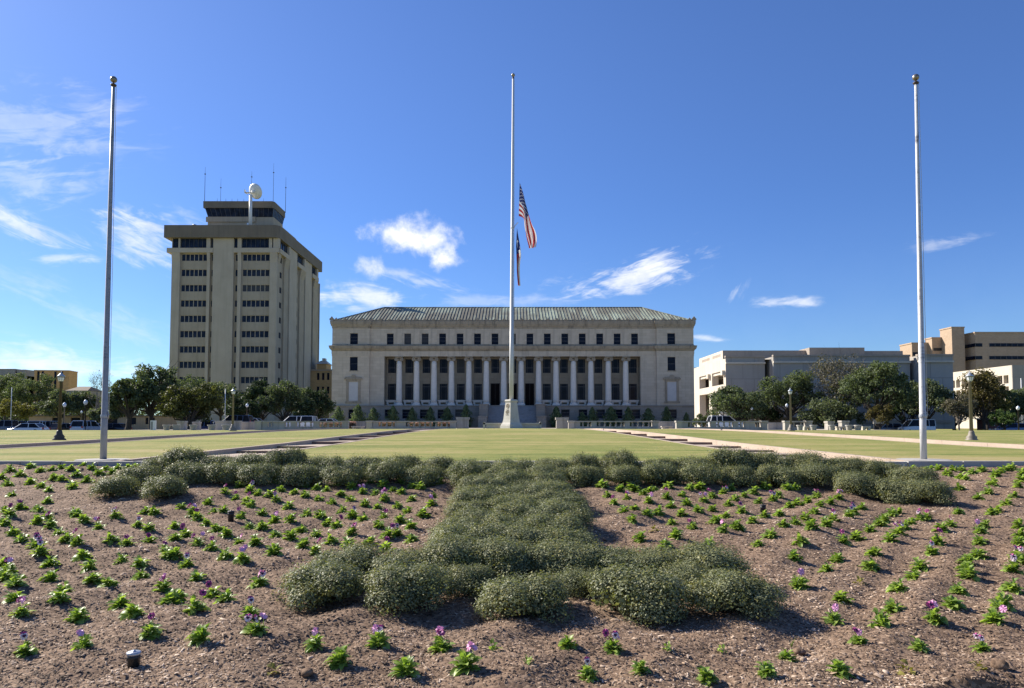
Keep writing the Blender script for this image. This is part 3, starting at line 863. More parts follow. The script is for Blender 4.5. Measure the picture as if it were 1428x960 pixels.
def pansy_flower(kind, seed):
    """five petals round a dark eye, facing out and up, on a thin stalk"""
    r = random.Random(seed)
    b = MB()
    mats = [M['petal_purple'], M['petal_white'], M['petal_eye'], M['pansy_leaf'], M['petal_pink']]
    body = {'purple': 0, 'pink': 4, 'white': 1}[kind]
    Rr = .0195
    def petal(ang, rad, off, wide, z, mi):
        b.cur = mi
        c = np.array((math.cos(ang), math.sin(ang))) * off
        t = np.array((-math.sin(ang), math.cos(ang))); a = np.array((math.cos(ang), math.sin(ang)))
        vs = [(0.0, 0.0, z)]
        for k in range(11):
            th = math.pi * (k / 10 - .5) * 1.5
            q = c + a * rad * math.cos(th) + t * rad * wide * math.sin(th)
            vs.append((q[0], q[1], z + .006 * (math.hypot(*q) / Rr) ** 2 * math.sin(k * 2.1 + ang)))
        b.add(vs, [(0, k, k + 1) for k in range(1, 11)])
    top = 0 if kind != 'pink' else 4
    for a in (62, 118): petal(R(a), Rr * .66, Rr * .48, 1.0, -.004, top)
    for a in (5, 175): petal(R(a), Rr * .58, Rr * .42, .95, 0.0, body)
    petal(R(-90), Rr * .66, Rr * .42, 1.15, .003, body)
    if kind != 'pink':
        for a in (0, 180, -90): petal(R(a), Rr * .30, Rr * .18, .9, .007, 2)
    b.cur = 3
    V = np.array(b.v)
    tilt = R(62 + r.uniform(-18, 18))
    c, s = math.cos(tilt), math.sin(tilt)
    # turn the face: from +z to towards -y and a little up
    V2 = np.stack([V[:, 0], V[:, 1] * c - V[:, 2] * s, V[:, 1] * s + V[:, 2] * c], 1)
    yaw = r.uniform(-.9, .9); c, s = math.cos(yaw), math.sin(yaw)
    V2 = np.stack([V2[:, 0] * c - V2[:, 1] * s, V2[:, 0] * s + V2[:, 1] * c, V2[:, 2]], 1)
    b.v = [tuple(v) for v in V2]
    b.tube([(0, .006, -.004), (r.uniform(-.005, .005), .012, -.03), (0, .015, -.075)], [.0012, .0014, .0016], 5)
    return b.mesh('pansy_flower', mats)
FOL = [pansy_foliage(100 + i) for i in range(9)]
FOL_SPARSE = [pansy_foliage(200, 11, .8), pansy_foliage(203, 12, .85)]
FOL_WILT = [pansy_foliage(210, 13, .85, 'wilted_leaf'), pansy_foliage(211, 11, .8, 'wilted_leaf')]
FLO = {k: [pansy_flower(k, 7 * j + i) for j in range(4)] for i, k in enumerate(('purple', 'pink', 'white'))}
TILES = {
 'L1': (0, 640, "80,130 170,160 250,205 255,100 340,130p 430,130 510,115 585,130w 450,180 510,210 600,265 640,160 720,205w 690,100 760,115p 820,145p 880,110 930,140 980,100 1060,100 1120,95 10,190 60,230p 100,310 165,390p 40,440 345,250 400,285 390,345 300,440 330,460 390,490 310,550 80,510p 30,590 110,640 420,580p 490,635 180,715 290,750p 330,815w 620,450 640,480 690,540 820,590p 960,490w 1210,440 1280,450 1140,580w 1235,610 1240,690p 915,710 1050,725p 560,700 640,740p 690,830 1010,860 1160,905 420,880 30,890 70,935p 740,910 1370,760p 1400,840"),
 'L2': (0, 800, "30,40 420,55 780,65 1170,45 1350,165p 130,125 520,155 900,155 120,290 490,300 1000,300 1410,285 170,410p 650,420 1100,435 210,690w 690,690k 1250,615p"),
 'M2': (240, 800, "205,60 340,175p 715,95w 450,260 40,240 185,385p 640,440w 690,610w 235,690 1180,670k 1390,825 860,870y"),
 'M1': (240, 640, "440,310p 530,340p 560,255 620,370p 650,290w 715,310 870,240 905,285 860,365w 810,320 1020,300 1105,240 1195,270 1285,285 1380,240w 1405,310 1100,340 1215,350 1325,375 1415,430 75,410 175,445p 205,500p 300,380 345,430 430,460 655,405 750,450 575,490p 645,545 850,495w 970,415 1115,450 1225,480 985,525 1070,580 1290,520 1365,565p 1195,635 280,545 365,580 750,585 850,630 445,640 555,685k 980,690 1315,710 1095,755 690,745 110,640p 20,570 215,700p 330,770p 445,840 585,890k 850,835 25,690 25,840 120,905w 1190,810p"),
 'C1': (440, 640, "300,270p 390,290k 460,240 560,255p 645,285 710,230 800,260 870,270 980,225k 1040,240p 500,300 575,345p 715,300 800,345 975,315 290,355 415,380 515,415 680,400 765,435 960,405p 890,495 565,480p 310,485w 395,525 700,535 520,580 790,590 305,640p 675,640w 600,655p 450,710 795,700 590,770p 270,740"),
 'F1': (480, 860, "290,330k 800,345p 1230,355s 515,535 1010,530k"),
 'F2': (720, 860, "430,325 800,345p 590,540w 1030,560 1260,365s 85,515s"),
 'R1': (790, 640, "300,270 340,325 395,405p 450,285 500,360p 540,270 585,275w 635,330 690,295 735,290 680,390k 850,280w 830,355p 870,420 960,320 1020,285 1110,275 1140,360w 1205,330p 1000,400 1210,425 1300,290w 1370,260p 1345,385 1400,350 475,465 565,435 670,495 765,470 955,475 1090,450 1320,490 545,560 875,545 1240,565 1045,595p 1300,640k 615,680 820,740 905,680 1180,735 1410,610 720,625y"),
 'R2': (1000, 640, "225,320 305,285 395,250 345,370 460,350w 510,320 580,270 650,265w 395,495 510,470 295,540 205,450p 190,610 440,660 340,735 600,400 660,375 745,345 825,310p 740,490 810,460 860,405 940,375 1010,340w 645,550 550,590 785,645 905,595 970,540p 1090,490w 690,730 635,820 1045,700p 910,900 1000,810"),
 'R3': (1188, 640, "85,415 10,460w 40,660 150,590 225,530 270,500 330,455 390,440 320,720 390,660w 440,600 495,550 570,500p 620,490p 740,640 710,740p 820,560w 880,470 660,810w 560,885 190,800 150,890 500,110 600,120 650,115 720,110 790,155 840,125 910,110 900,190w 890,265 940,200 1000,150p 1080,120p 1050,325 1130,290 1170,250 1190,190 1230,150 1270,140 1320,140 1350,330 1380,270 1410,230 1415,170p 1290,395 1160,470 1210,455 1060,650k 1100,570 1060,740 1050,820 960,890 950,945 1390,600 1400,700 1390,780 1370,860w 1340,950w 1410,890"),
 'R4': (960, 800, "920,95p 1270,195 1210,360k 270,690s 820,735 150,930 650,915 1250,900"),
 'R5': (1188, 800, "510,40 970,40 1330,160 390,165 880,175 340,305 830,290 1250,320 1180,415k 245,430 690,405p 60,620p 565,670 1080,660w 460,880y 1040,900y 60,60y"),
}
plants = []
for ox, oy, txt in TILES.values():
    for q in txt.split():
        kd = q[-1] if q[-1].isalpha() else ''
        x, y = (float(v) for v in q.rstrip('pwksy').split(','))
        px, py = ox + x * 240 / 1428, oy + y * 240 / 1428
        X, D = at_bed(px, py - 2.0)
        plants.append([X, D, kd, px, py])
plants.sort(key=lambda p: p[1])
near, far = plants[:296], plants[296:]
# a name for each: which side of the shrubs, which row counted from the front, which one from the left
def side_of(px, py):
    if py > 872 and 400 < px < 1090: return 'in front of the T'
    return 'left of the T' if px < 714 else 'right of the T'
buckets = {}
for p in near: buckets.setdefault(side_of(p[3], p[4]), []).append(p)
LOOK = {'': 'leafy pansy without blooms', 'p': 'pansy with purple blooms', 'k': 'pansy with pink blooms', 'w': 'pansy with white-faced blooms', 's': 'small sparse pansy', 'y': 'yellowed wilting pansy'}
rnd = random.Random(33)
for side, ps in buckets.items():
    ps.sort(key=lambda p: -p[4])
    rowno, rows2 = 0, []
    for p in ps:
        if rows2 and rows2[-1][0][4] - p[4] < max(7.0, 0.10 * (p[4] - 600)): rows2[-1].append(p)
        else: rows2.append([p])
    for ri, rw in enumerate(rows2):
        rw.sort(key=lambda p: p[3])
        for ci, (X, D, kd, px, py) in enumerate(rw):
            lab = f'{LOOK[kd]}, {ORD[ci + 1]} from left in {ORD[ri + 1]} row {side}'
            t = thing('pansy', (X, D, float(bed_z(X, D)) - .004), lab, 'flower', 'pansies bedded out in the mulch', rnd.uniform(0, 6.28))
            big = 1.0 if kd not in 's' or kd == '' else .8
            s = rnd.uniform(1.12, 1.38) * (0.95 if D < 4.6 else 1.0) * big
            if px > 700 and D < 4.7: s *= .86
            t.scale = (s, s, s * rnd.uniform(.92, 1.12))
            link('foliage', rnd.choice(FOL_SPARSE) if kd == 's' else rnd.choice(FOL_WILT) if kd == 'y' else rnd.choice(FOL), t)
            if kd in ('p', 'k', 'w'):
                for q in range(rnd.choice((1, 1, 2, 2, 3))):
                    kk = {'p': 'purple', 'k': 'pink', 'w': 'white'}[kd]
                    if kd == 'p' and q: kk = 'pink'
                    if q and rnd.random() < .4: kk = rnd.choice(('pink', 'pink', 'white'))
                    f = link('flower', rnd.choice(FLO[kk]), t)
                    rr, aa = rnd.uniform(.0, .045), rnd.uniform(0, 6.28)
                    f.location = (rr * math.cos(aa), rr * math.sin(aa), rnd.uniform(.075, .10))
                    f.rotation_euler = (0, 0, -t.rotation_euler[2] + rnd.uniform(-.8, .8))
# the last rows at the back, too many to stand alone
def merge_far():
    Vs, Fs, o = [], [], 0
    for X, D, kd, px, py in far:
        me = rnd.choice(FOL)
        v = np.empty(len(me.vertices) * 3, np.float32); me.vertices.foreach_get('co', v); v = v.reshape(-1, 3)
        f = np.array([tuple(p.vertices) for p in me.polygons], np.int32)
        a = rnd.uniform(0, 6.28); s = rnd.uniform(1.35, 1.65)
        x = v[:, 0] * math.cos(a) - v[:, 1] * math.sin(a); y = v[:, 0] * math.sin(a) + v[:, 1] * math.cos(a)
        Vs.append(np.stack([x * s + X, y * s + D, v[:, 2] * s + float(bed_z(X, D)) - .004], 1)); Fs.append(f + o); o += len(v)
    ob = link('pansy_border', np_mesh('pansy_border', np.concatenate(Vs), np.concatenate(Fs), M['pansy_leaf'], smooth=True))
    tag(ob, 'farthest rows of leafy pansies merging along the grey kerb', 'flowers', kind='stuff')
if far: merge_far()

# bed odds and ends
def well_light(px, py, hgt, label, cap):
    X, D = at_bed(px, py)
    t = thing('path_light', (X, D, float(bed_z(X, D)) - .02), label, 'garden light', 'black garden spotlights in the mulch')
    MB().lathe([(.030, 0), (.031, hgt * .75), (.034, hgt * .78), (.034, hgt)], n=16).build('housing', M['black_plastic'], t, True)
    MB().lathe([(.034, hgt), (.037, hgt + .004), (.037, hgt + .013), (.030, hgt + .017), (.010, hgt + .018), (.008, hgt + .024), (.002, hgt + .025)], n=18).build('cap', M['galv_cap' if cap else 'black_plastic'], t, True)
well_light(186, 937, .085, 'black garden light with a grey metal cap at the front of the bed', True)
well_light(322, 724, .12, 'black garden light standing among the pansies left of the shrubs', False)
well_light(1064, 710, .10, 'black garden light standing among the pansies right of the shrubs', False)
def lump(name, px, py, r, material, label, cat, seed):
    X, D = at_bed(px, py)
    rs = np.random.RandomState(seed)
    b = MB().ball((0, 0, r * .5), r, 12, 8, .7)
    V = np.array(b.v); k = rs.normal(size=(3, 3)) / r * .9
    V = V * (1 + .16 * np.sin(V @ k[0])[:, None] + .12 * np.sin(V @ k[1] * 1.7)[:, None] + .08 * np.sin(V @ k[2] * 3.1)[:, None])
    b.v = [tuple(v) for v in V]
    o = b.build(name, material, None, True); o.location = (X, D, float(bed_z(X, D)) - r * .12); o.rotation_euler = (0, 0, seed)
    tag(o, label, cat)
lump('stone', 1120, 919, .022, M['cobble'], 'small tan stone lying on the mulch below the right shrubs', 'stone', 2)
for i, (px, py, r, lb) in enumerate(((1115, 903, .030, 'dry soil clod behind the small tan stone'), (1395, 945, .04, 'large dark soil clod in the lower right corner'), (426, 948, .032, 'upended soil clod beside a wilted pansy seedling'))):
    lump('soil_clod', px, py, r, M['mulch'], lb, 'soil clod', 5 + i)
def sprout():
    X, D = at_bed(1104, 889)
    b = MB()
    for a, l, ln in ((-.5, .055, .35), (.65, .07, .6), (.15, .05, .1), (2.6, .035, .5)):
        p = [np.array((0, 0, -.005))]
        for k in range(1, 5): p.append(np.array((math.cos(a) * ln * l * (k / 4) ** 1.4, math.sin(a) * .2 * l * k / 4, l * k / 4 * (1 - .12 * k / 4))))
        for k in range(4):
            w0, w1 = .0045 * (1 - k / 4.2), .0045 * (1 - (k + 1) / 4.2)
            b.quad((p[k][0] - w0, p[k][1], p[k][2]), (p[k][0] + w0, p[k][1] + .002, p[k][2]), (p[k + 1][0] + w1, p[k + 1][1] + .002, p[k + 1][2]), (p[k + 1][0] - w1, p[k + 1][1], p[k + 1][2]))
    o = b.build('grass_sprout', M['blade_leaf']); o.location = (X, D, float(bed_z(X, D)))
    tag(o, 'lone pale grass sprout beside the shadow of the right shrubs', 'grass sprout')
sprout()

# ------------------------------------------------------------------ main hall with the colonnade
HD = 165.0                                  # distance of its front
HZ = 1.06                                   # ground there
def hx(px): return WX(px, 510, HD)
def hz(py): return WZ(py, HD) - HZ
hall = thing('columned_hall', (0, HD, HZ), 'long limestone hall with a row of Ionic columns under a green copper roof', 'building')
XL, XR = hx(462.9), hx(967.6)
PL, PR = hx(515), hx(916)                   # inner edges of the end pavilions
OL, OR = hx(535.5), hx(893.6)               # the colonnade opening
Z_BASE, Z_ARCH, Z_C0, Z_C1, Z_AT, Z_EAVE = hz(565.5), hz(497), hz(489.5), hz(482.4), hz(458), hz(447.5)
DEPTH, REC, SET = 26.0, 2.9, 0.45
COLX = [hx(555.6 + 24.46 * i) for i in range(14)]
BAY = [hx(543.35 + 24.46 * i) for i in range(15)]
def plan(o=0.0):
    """outline of the hall in plan, counter-clockwise, with the pavilions standing forward"""
    return [(XL - o, -o), (PL + o, -o), (PL + o, SET - o), (PR - o, SET - o), (PR - o, -o), (XR + o, -o), (XR + o, DEPTH + o), (XL - o, DEPTH + o)]
front = lambda y0: (lambda u, w, d: (u, y0 + d, w))
WINS = []                                   # (x centre, z0, z1, width, y of the glass, kind)
ww, wa, wp = 1.80, 1.52, 1.75
g_att, g_up, g_lo, g_bs = (hz(480.6), hz(465)), (hz(519), hz(499.2)), (hz(557.4), hz(534.2)), (hz(584), hz(571.3))
PAVX = [hx(493.2), hx(936.5)]
b = MB()
# attic and main storey of the pavilions, one front each
for a, c, px in ((XL, PL, PAVX[0]), (PR, XR, PAVX[1])):
    holes = [(px - wp / 2, px + wp / 2, *g_att), (px - wp / 2, px + wp / 2, hz(517), hz(498))]
    b.wall(front(0.0), a, c, Z_BASE, Z_EAVE - .3, holes, .34)
    for h in holes: WINS.append((px, h[2], h[3], wp, .34, 'sash'))
for x in (PL, PR): b.quad((x, 0, Z_BASE), (x, SET, Z_BASE), (x, SET, Z_EAVE - .3), (x, 0, Z_EAVE - .3))
holes = [(x - wa / 2, x + wa / 2, *g_att) for x in BAY]
for x in BAY: WINS.append((x, *g_att, wa, SET + .34, 'sash'))
b.wall(front(SET), PL, PR, Z_ARCH, Z_EAVE - .3, holes, .34)
for a, c in ((PL, OL), (OR, PR)): b.quad((a, SET, Z_BASE), (c, SET, Z_BASE), (c, SET, Z_ARCH), (a, SET, Z_ARCH))
# flanks and back
for x in (XL, XR): b.quad((x, 0, Z_BASE), (x, DEPTH, Z_BASE), (x, DEPTH, Z_EAVE - .3), (x, 0, Z_EAVE - .3))
b.quad((XL, DEPTH, 0), (XR, DEPTH, 0), (XR, DEPTH, Z_EAVE - .3), (XL, DEPTH, Z_EAVE - .3))
b.build('wall', M['limestone'], hall)
# wall behind the columns, its soffit, floor and ends
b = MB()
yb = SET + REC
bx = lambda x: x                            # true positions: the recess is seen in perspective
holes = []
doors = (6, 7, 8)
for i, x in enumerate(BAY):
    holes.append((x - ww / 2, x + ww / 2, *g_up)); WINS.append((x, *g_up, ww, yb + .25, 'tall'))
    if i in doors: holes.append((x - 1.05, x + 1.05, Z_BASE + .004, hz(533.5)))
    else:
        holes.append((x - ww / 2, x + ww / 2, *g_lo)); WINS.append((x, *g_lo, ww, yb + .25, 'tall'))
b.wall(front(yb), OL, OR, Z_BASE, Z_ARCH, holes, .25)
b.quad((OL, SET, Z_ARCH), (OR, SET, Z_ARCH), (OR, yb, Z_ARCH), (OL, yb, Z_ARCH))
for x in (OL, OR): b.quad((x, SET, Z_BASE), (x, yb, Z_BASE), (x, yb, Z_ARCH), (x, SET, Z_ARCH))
b.build('portico_wall', M['shaded_recess_stone'], hall)
# basement
b = MB()
holes = [(x - .95, x + .95, *g_bs) for i, x in enumerate(BAY) if i not in (5, 6, 7, 8, 9)] + [(x - .95, x + .95, *g_bs) for x in PAVX]
base_front = -0.42
for h in holes: WINS.append(((h[0] + h[1]) / 2, h[2], h[3], 1.9, base_front + .36, 'sash'))
b.wall(front(base_front), XL - .42, XR + .42, 0, Z_BASE - .25, holes, .36)
for x in (XL - .42, XR + .42): b.quad((x, base_front, 0), (x, DEPTH, 0), (x, DEPTH, Z_BASE - .25), (x, base_front, Z_BASE - .25))
b.quad((XL - .42, base_front, Z_BASE - .25), (XR + .42, base_front, Z_BASE - .25), (XR + .42, 4, Z_BASE - .251), (XL - .42, 4, Z_BASE - .251))
b.sweep([(-.02, -.30), (.10, -.26), (.14, -.12), (.10, .0), (-.44, .003), (-.44 - SET, .003)], [(XL - .42, base_front), (XR + .42, base_front), (XR + .42, DEPTH), (XL - .42, DEPTH)])
for v in range(len(b.v)): pass
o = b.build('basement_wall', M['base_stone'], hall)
# that moulding was swept round z = 0: lift it to the top of the basement
me = o.data
n_m = 6 * 4
for vtx in list(me.vertices)[-n_m:]: vtx.co.z += Z_BASE
b = MB(); b.box(OL - .01, OR + .01, -.40, yb + .02, Z_BASE - .24, Z_BASE + .006); b.build('portico_floor', M['stair_stone'], hall)

# entablature, cornices, frieze
def band(name, prof, mtl, o=0.0):
    return MB().sweep(prof, plan(o)).build(name, mtl, hall)
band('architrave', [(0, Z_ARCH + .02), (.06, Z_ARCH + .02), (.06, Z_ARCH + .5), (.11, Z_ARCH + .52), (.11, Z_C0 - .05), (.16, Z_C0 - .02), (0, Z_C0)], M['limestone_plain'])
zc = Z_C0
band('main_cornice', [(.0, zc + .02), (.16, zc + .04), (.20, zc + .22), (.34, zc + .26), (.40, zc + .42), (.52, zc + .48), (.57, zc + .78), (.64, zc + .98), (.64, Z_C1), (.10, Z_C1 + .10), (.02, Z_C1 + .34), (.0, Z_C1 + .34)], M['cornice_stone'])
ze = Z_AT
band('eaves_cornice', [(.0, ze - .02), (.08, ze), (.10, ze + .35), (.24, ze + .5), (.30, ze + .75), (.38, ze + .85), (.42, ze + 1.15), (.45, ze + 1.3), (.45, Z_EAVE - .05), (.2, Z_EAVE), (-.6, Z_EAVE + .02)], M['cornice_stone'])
# shallow pilasters and frames of the attic
pm = MB().box(-.69, .69, -.09, .01, Z_C1 + .36, ze - .06).mesh('attic_pilaster', M['limestone_plain'])
for x in COLX:
    o = link('attic_pilaster', pm, hall); o.location = (x, SET, 0)
for c in [*BAY]: MB().box(c - wa / 2 - .16, c + wa / 2 + .16, SET - .055, SET + .02, g_att[0] - .16, g_att[0] - .004).build('window_sill', M['cornice_stone'], hall)
for c in PAVX:
    for zz in (g_att[0], hz(517)): MB().box(c - wp / 2 - .16, c + wp / 2 + .16, -.06, .02, zz - .16, zz - .004).build('window_sill', M['cornice_stone'], hall)

# windows: each a dark frame with its glass
win_cache = {}
for x, z0, z1, w_, y, kind in WINS:
    key = (round(w_, 2), round(z1 - z0, 2), kind)
    if key not in win_cache:
        h = z1 - z0; f = MB(); t = .075
        f.box(-w_ / 2 + .002, -w_ / 2 + t, -.05, .0, 0.002, h - .002); f.box(w_ / 2 - t, w_ / 2 - .002, -.05, .0, 0.002, h - .002)
        f.box(-w_ / 2 + t, w_ / 2 - t, -.05, .0, 0.002, t); f.box(-w_ / 2 + t, w_ / 2 - t, -.05, .0, h - t, h - .002)
        if kind == 'sash':
            for q in (.34, .66) if h < 2.6 else (.5,): f.box(-w_ / 2 + t, w_ / 2 - t, -.045, -.003, h * q - .035, h * q + .035)
        else:
            f.box(-w_ / 2 + t, w_ / 2 - t, -.055, -.003, h * .80 if h > 3.4 else h * .36, (h * .80 if h > 3.4 else h * .36) + .10)
            for q in (-.30, .30): f.box(q * w_ - .03, q * w_ + .03, -.045, -.004, t, h - t)
        g = MB().box(-w_ / 2 + .003, w_ / 2 - .003, .002, .03, .004, h - .004)
        win_cache[key] = (f.mesh('window_frame', M['dark_frame']), g.mesh('pane', M['window_glass']))
    fm, gm = win_cache[key]
    o = link('window', fm, hall); o.location = (x, y, z0)
    link('pane', gm, o)
# doors
for i in doors:
    x = BAY[i]; h = hz(533.5) - Z_BASE
    d = MB()
    d.box(-1.05 + .003, 1.05 - .003, .05, .12, .008, h - .003)
    for sx in (-.53, .53):
        for k in range(5): d.box(sx - .38, sx + .38, .02, .06, .25 + k * h * .19, .25 + k * h * .19 + h * .15)
    o = d.build('door', M['door_dark'], hall); o.location = (x, yb + .08, Z_BASE)
    f = MB(); f.box(-1.05 + .003, -.95, -.03, .04, .008, h - .003); f.box(.95, 1.05 - .003, -.03, .04, .008, h - .003); f.box(-.949, .949, -.03, .04, h - .12, h - .003); f.box(-.03, .03, -.03, .04, .008, h - .121)
    f.build('door_frame', M['bronze_grille'], o)
# relief panels between the storeys, balconies under the tall windows
for i, x in enumerate(BAY):
    b = MB()
    b.box(x - .72, x + .72, yb - .05, yb + .01, hz(530.8), hz(523.2))
    b.lathe([(.02, 0), (.30, 0), (.36, .04), (.30, .08), (.2, .06), (.02, .10)], (0, 0, 0), 14)
    k = 6 * 14
    for q in range(len(b.v) - k, len(b.v)):
        vx, vy, vz = b.v[q]; b.v[q] = (x + vx * .8, yb - .05 - vz, (hz(530.8) + hz(523.2)) / 2 + vy * 1.2)
    b.build('relief_panel', M['shaded_recess_stone'], hall)
    if i in doors: continue
    b = MB()
    z1 = hz(557.6); wdt = 1.22
    b.box(x - wdt, x + wdt, yb - 1.0, yb - .004, z1 - .28, z1)
    for s in (-1, 1):
        b.prism([(x + s * .62, z1 - .281), (x + s * 1.05, z1 - .281), (x + s * 1.0, z1 - .9), (x + s * .78, Z_BASE + .02), (x + s * .58, Z_BASE + .02)][::s], yb - .92, yb - .3)
    b.box(x - .60, x + .60, yb - .82, yb - .3, Z_BASE + .012, Z_BASE + .30)
    b.box(x - .62, x + .62, yb - .90, yb - .84, z1 - .52, z1 - .283)
    b.build('window_balcony', M['column_stone'], hall)
# blind niches of the pavilions with their little pediments
for c in PAVX:
    w_ = 1.02
    n = MB(); n.box(c - w_, c + w_, -.04, .004, hz(559), hz(533)); n.build('niche_panel', M['white_panel'], hall)
    b = MB()
    for s in (-1, 1): b.box(c + s * 1.28 - .25, c + s * 1.28 + .25, -.14, .004, hz(560), hz(532))
    b.box(c - 1.75, c + 1.75, -.20, .003, hz(562.5), hz(560) - .004)
    b.box(c - 1.62, c + 1.62, -.17, .003, hz(532) + .003, hz(529.5))
    b.box(c - 1.95, c + 1.95, -.34, .003, hz(529.5) + .004, hz(527.6))
    b.prism([(c - 1.85, hz(527.6) + .004), (c + 1.85, hz(527.6) + .004), (c + 1.7, hz(526.2)), (c + .6, hz(525.6)), (c + .3, hz(523.2)), (c - .3, hz(523.2)), (c - .6, hz(525.6)), (c - 1.7, hz(526.2))], -.22, .004)
    b.build('niche_surround', M['cornice_stone'], hall)
# columns
zt, zb = Z_ARCH, Z_BASE + .006
hh = zt - zb
shaft_prof = []
for k in range(13):
    t = k / 12
    shaft_prof.append((.66 - .11 * t ** 1.8, .62 + (hh - 1.62) * t))
cm = MB().lathe(shaft_prof, n=24).mesh('column_shaft', M['column_stone'], True)
bm_ = MB(); bm_.frustum(0, 0, 0, .22, 1.72, 1.72, 1.72, 1.72)
bm_.lathe([(.83, .221), (.88, .30), (.83, .38), (.74, .42), (.72, .47), (.78, .52), (.74, .58), (.67, .625)], n=24)
basem = bm_.mesh('column_base', M['column_stone'])
cb = MB()
cb.lathe([(.56, hh - 1.0), (.62, hh - .92), (.60, hh - .85), (.70, hh - .66), (.64, hh - .60)], n=20)
for s in (-1, 1):
    k0 = len(cb.v)
    cb.lathe([(.10, -.66), (.36, -.66), (.40, -.60), (.33, -.3), (.29, 0), (.33, .3), (.40, .60), (.36, .66), (.10, .66)], (0, 0, 0), 18)
    cb.lathe([(.05, -.70), (.13, -.70), (.13, -.64)], (0, 0, 0), 10)
    for q in range(k0, len(cb.v)):
        vx, vy, vz = cb.v[q]; cb.v[q] = (s * .62 + vx, vz, hh - .64 + vy)
cb.box(-.78, .78, -.6, .6, hh - .42, hh - .24)
cb.box(-.90, .90, -.90, .90, hh - .238, hh - .004)
capm = cb.mesh('capital', M['cornice_stone'])
for x in COLX:
    o = link('column', cm, hall); o.location = (x, SET + .78, zb)
    link('column_base', basem, o); link('capital', capm, o)
# roof: hipped copper with standing seams; stone antefixes along the eaves
E0 = Z_EAVE + .05
rin, rx0, rx1, rz = 12.5, hx(518) + .6, hx(913) - .6, WZ(429.3, HD + 12.5) - HZ
exl, exr = XL + .1, XR - .1
b = MB()
A, B, C, Dd = (exl, .25, E0), (exr, .25, E0), (exr, DEPTH - .25, E0), (exl, DEPTH - .25, E0)
P, Q = (rx0, rin, rz), (rx1, rin, rz)
b.quad(A, B, Q, P); b.quad(C, Dd, P, Q); b.add([B, C, Q], [(0, 1, 2)]); b.add([Dd, A, P], [(0, 1, 2)])
roof = b.build('roof', M['copper_roof'], hall)
b = MB()
k = 0
x = exl + .6
while x < exr - .3:
    # where the seam meets ridge or hip
    if x < rx0: t = (x - exl) / (rx0 - exl)
    elif x > rx1: t = (exr - x) / (exr - rx1)
    else: t = 1.0
    y1, z1 = .25 + (rin - .25) * t, E0 + (rz - E0) * t
    b.add([(x - .045, .25, E0), (x + .045, .25, E0), (x + .045, y1, z1), (x - .045, y1, z1), (x - .045, .25, E0 + .13), (x + .045, .25, E0 + .13), (x + .045, y1, z1 + .13), (x - .045, y1, z1 + .13)],
          [(4, 5, 6, 7), (0, 1, 5, 4), (1, 2, 6, 5), (3, 0, 4, 7)])
    x += .72
for a, c in ((A, P), (B, Q), (P, Q)): b.tube([(a[0], a[1], a[2] + .06), (c[0], c[1], c[2] + .06)], [.13, .13], 6)
b.build('roof_seam', M['copper_roof'], roof)
b = MB()
def antefix(x, y, s=1.0): b.prism([(x - .34 * s, Z_EAVE + .02), (x + .34 * s, Z_EAVE + .02), (x + .40 * s, Z_EAVE + .26 * s), (x + .2 * s, Z_EAVE + .46 * s), (x, Z_EAVE + .72 * s), (x - .2 * s, Z_EAVE + .46 * s), (x - .40 * s, Z_EAVE + .26 * s)], y, y + .22)
n = 41
for i in range(n):
    x = XL + .9 + (XR - XL - 1.8) * i / (n - 1)
    antefix(x, -.42 if (x < PL or x > PR) else SET - .42, .95)
for x in (XL - .08, XR + .08): antefix(x, -.42, 1.35)
b.box(XL - .3, PL, -.30, -.12, Z_EAVE + .024, Z_EAVE + .22); b.box(PL + .01, PR - .01, SET - .30, SET - .12, Z_EAVE + .024, Z_EAVE + .22); b.box(PR, XR + .3, -.30, -.12, Z_EAVE + .024, Z_EAVE + .22)
b.build('roof_cresting', M['cornice_stone'], hall)
# front steps between cheek walls
S0, S1 = hx(681.6), hx(746.5)
b = MB()
n = 30; H = Z_BASE - .25
for i in range(n):
    z = H * (n - i) / n
    b.box(S0, S1, -.43 - .34 * (i + 1), -.431 - .34 * i, 0.0, z)
b.build('front_steps', M['stair_stone'], hall)
for s, (a, c, e) in ((-1, (hx(670.2), S0 - .01, hx(640))), (1, (S1 + .01, hx(758.3), hx(789)))):
    b = MB()
    b.box(a, c, -6.2, -.44, 0, H + .16); b.box(a - .12, c + .12, -6.3, -.441, H + .161, H + .40)
    b.box(a - .004, c + .004, -11.2, -6.21, 0, hz(582.5)); b.box(a - .10, c + .10, -11.3, -6.31, hz(582.5) + .001, hz(582.5) + .22)
    lo, hi = (e, a - .02) if s < 0 else (c + .02, e)
    b.box(lo, hi, -8.6, -7.9, 0, hz(583.5)); b.box(lo - .1, hi + .08, -8.7, -7.8, hz(583.5) + .001, hz(583.5) + .22)
    b.build('cheek_wall', M['base_stone'], hall)

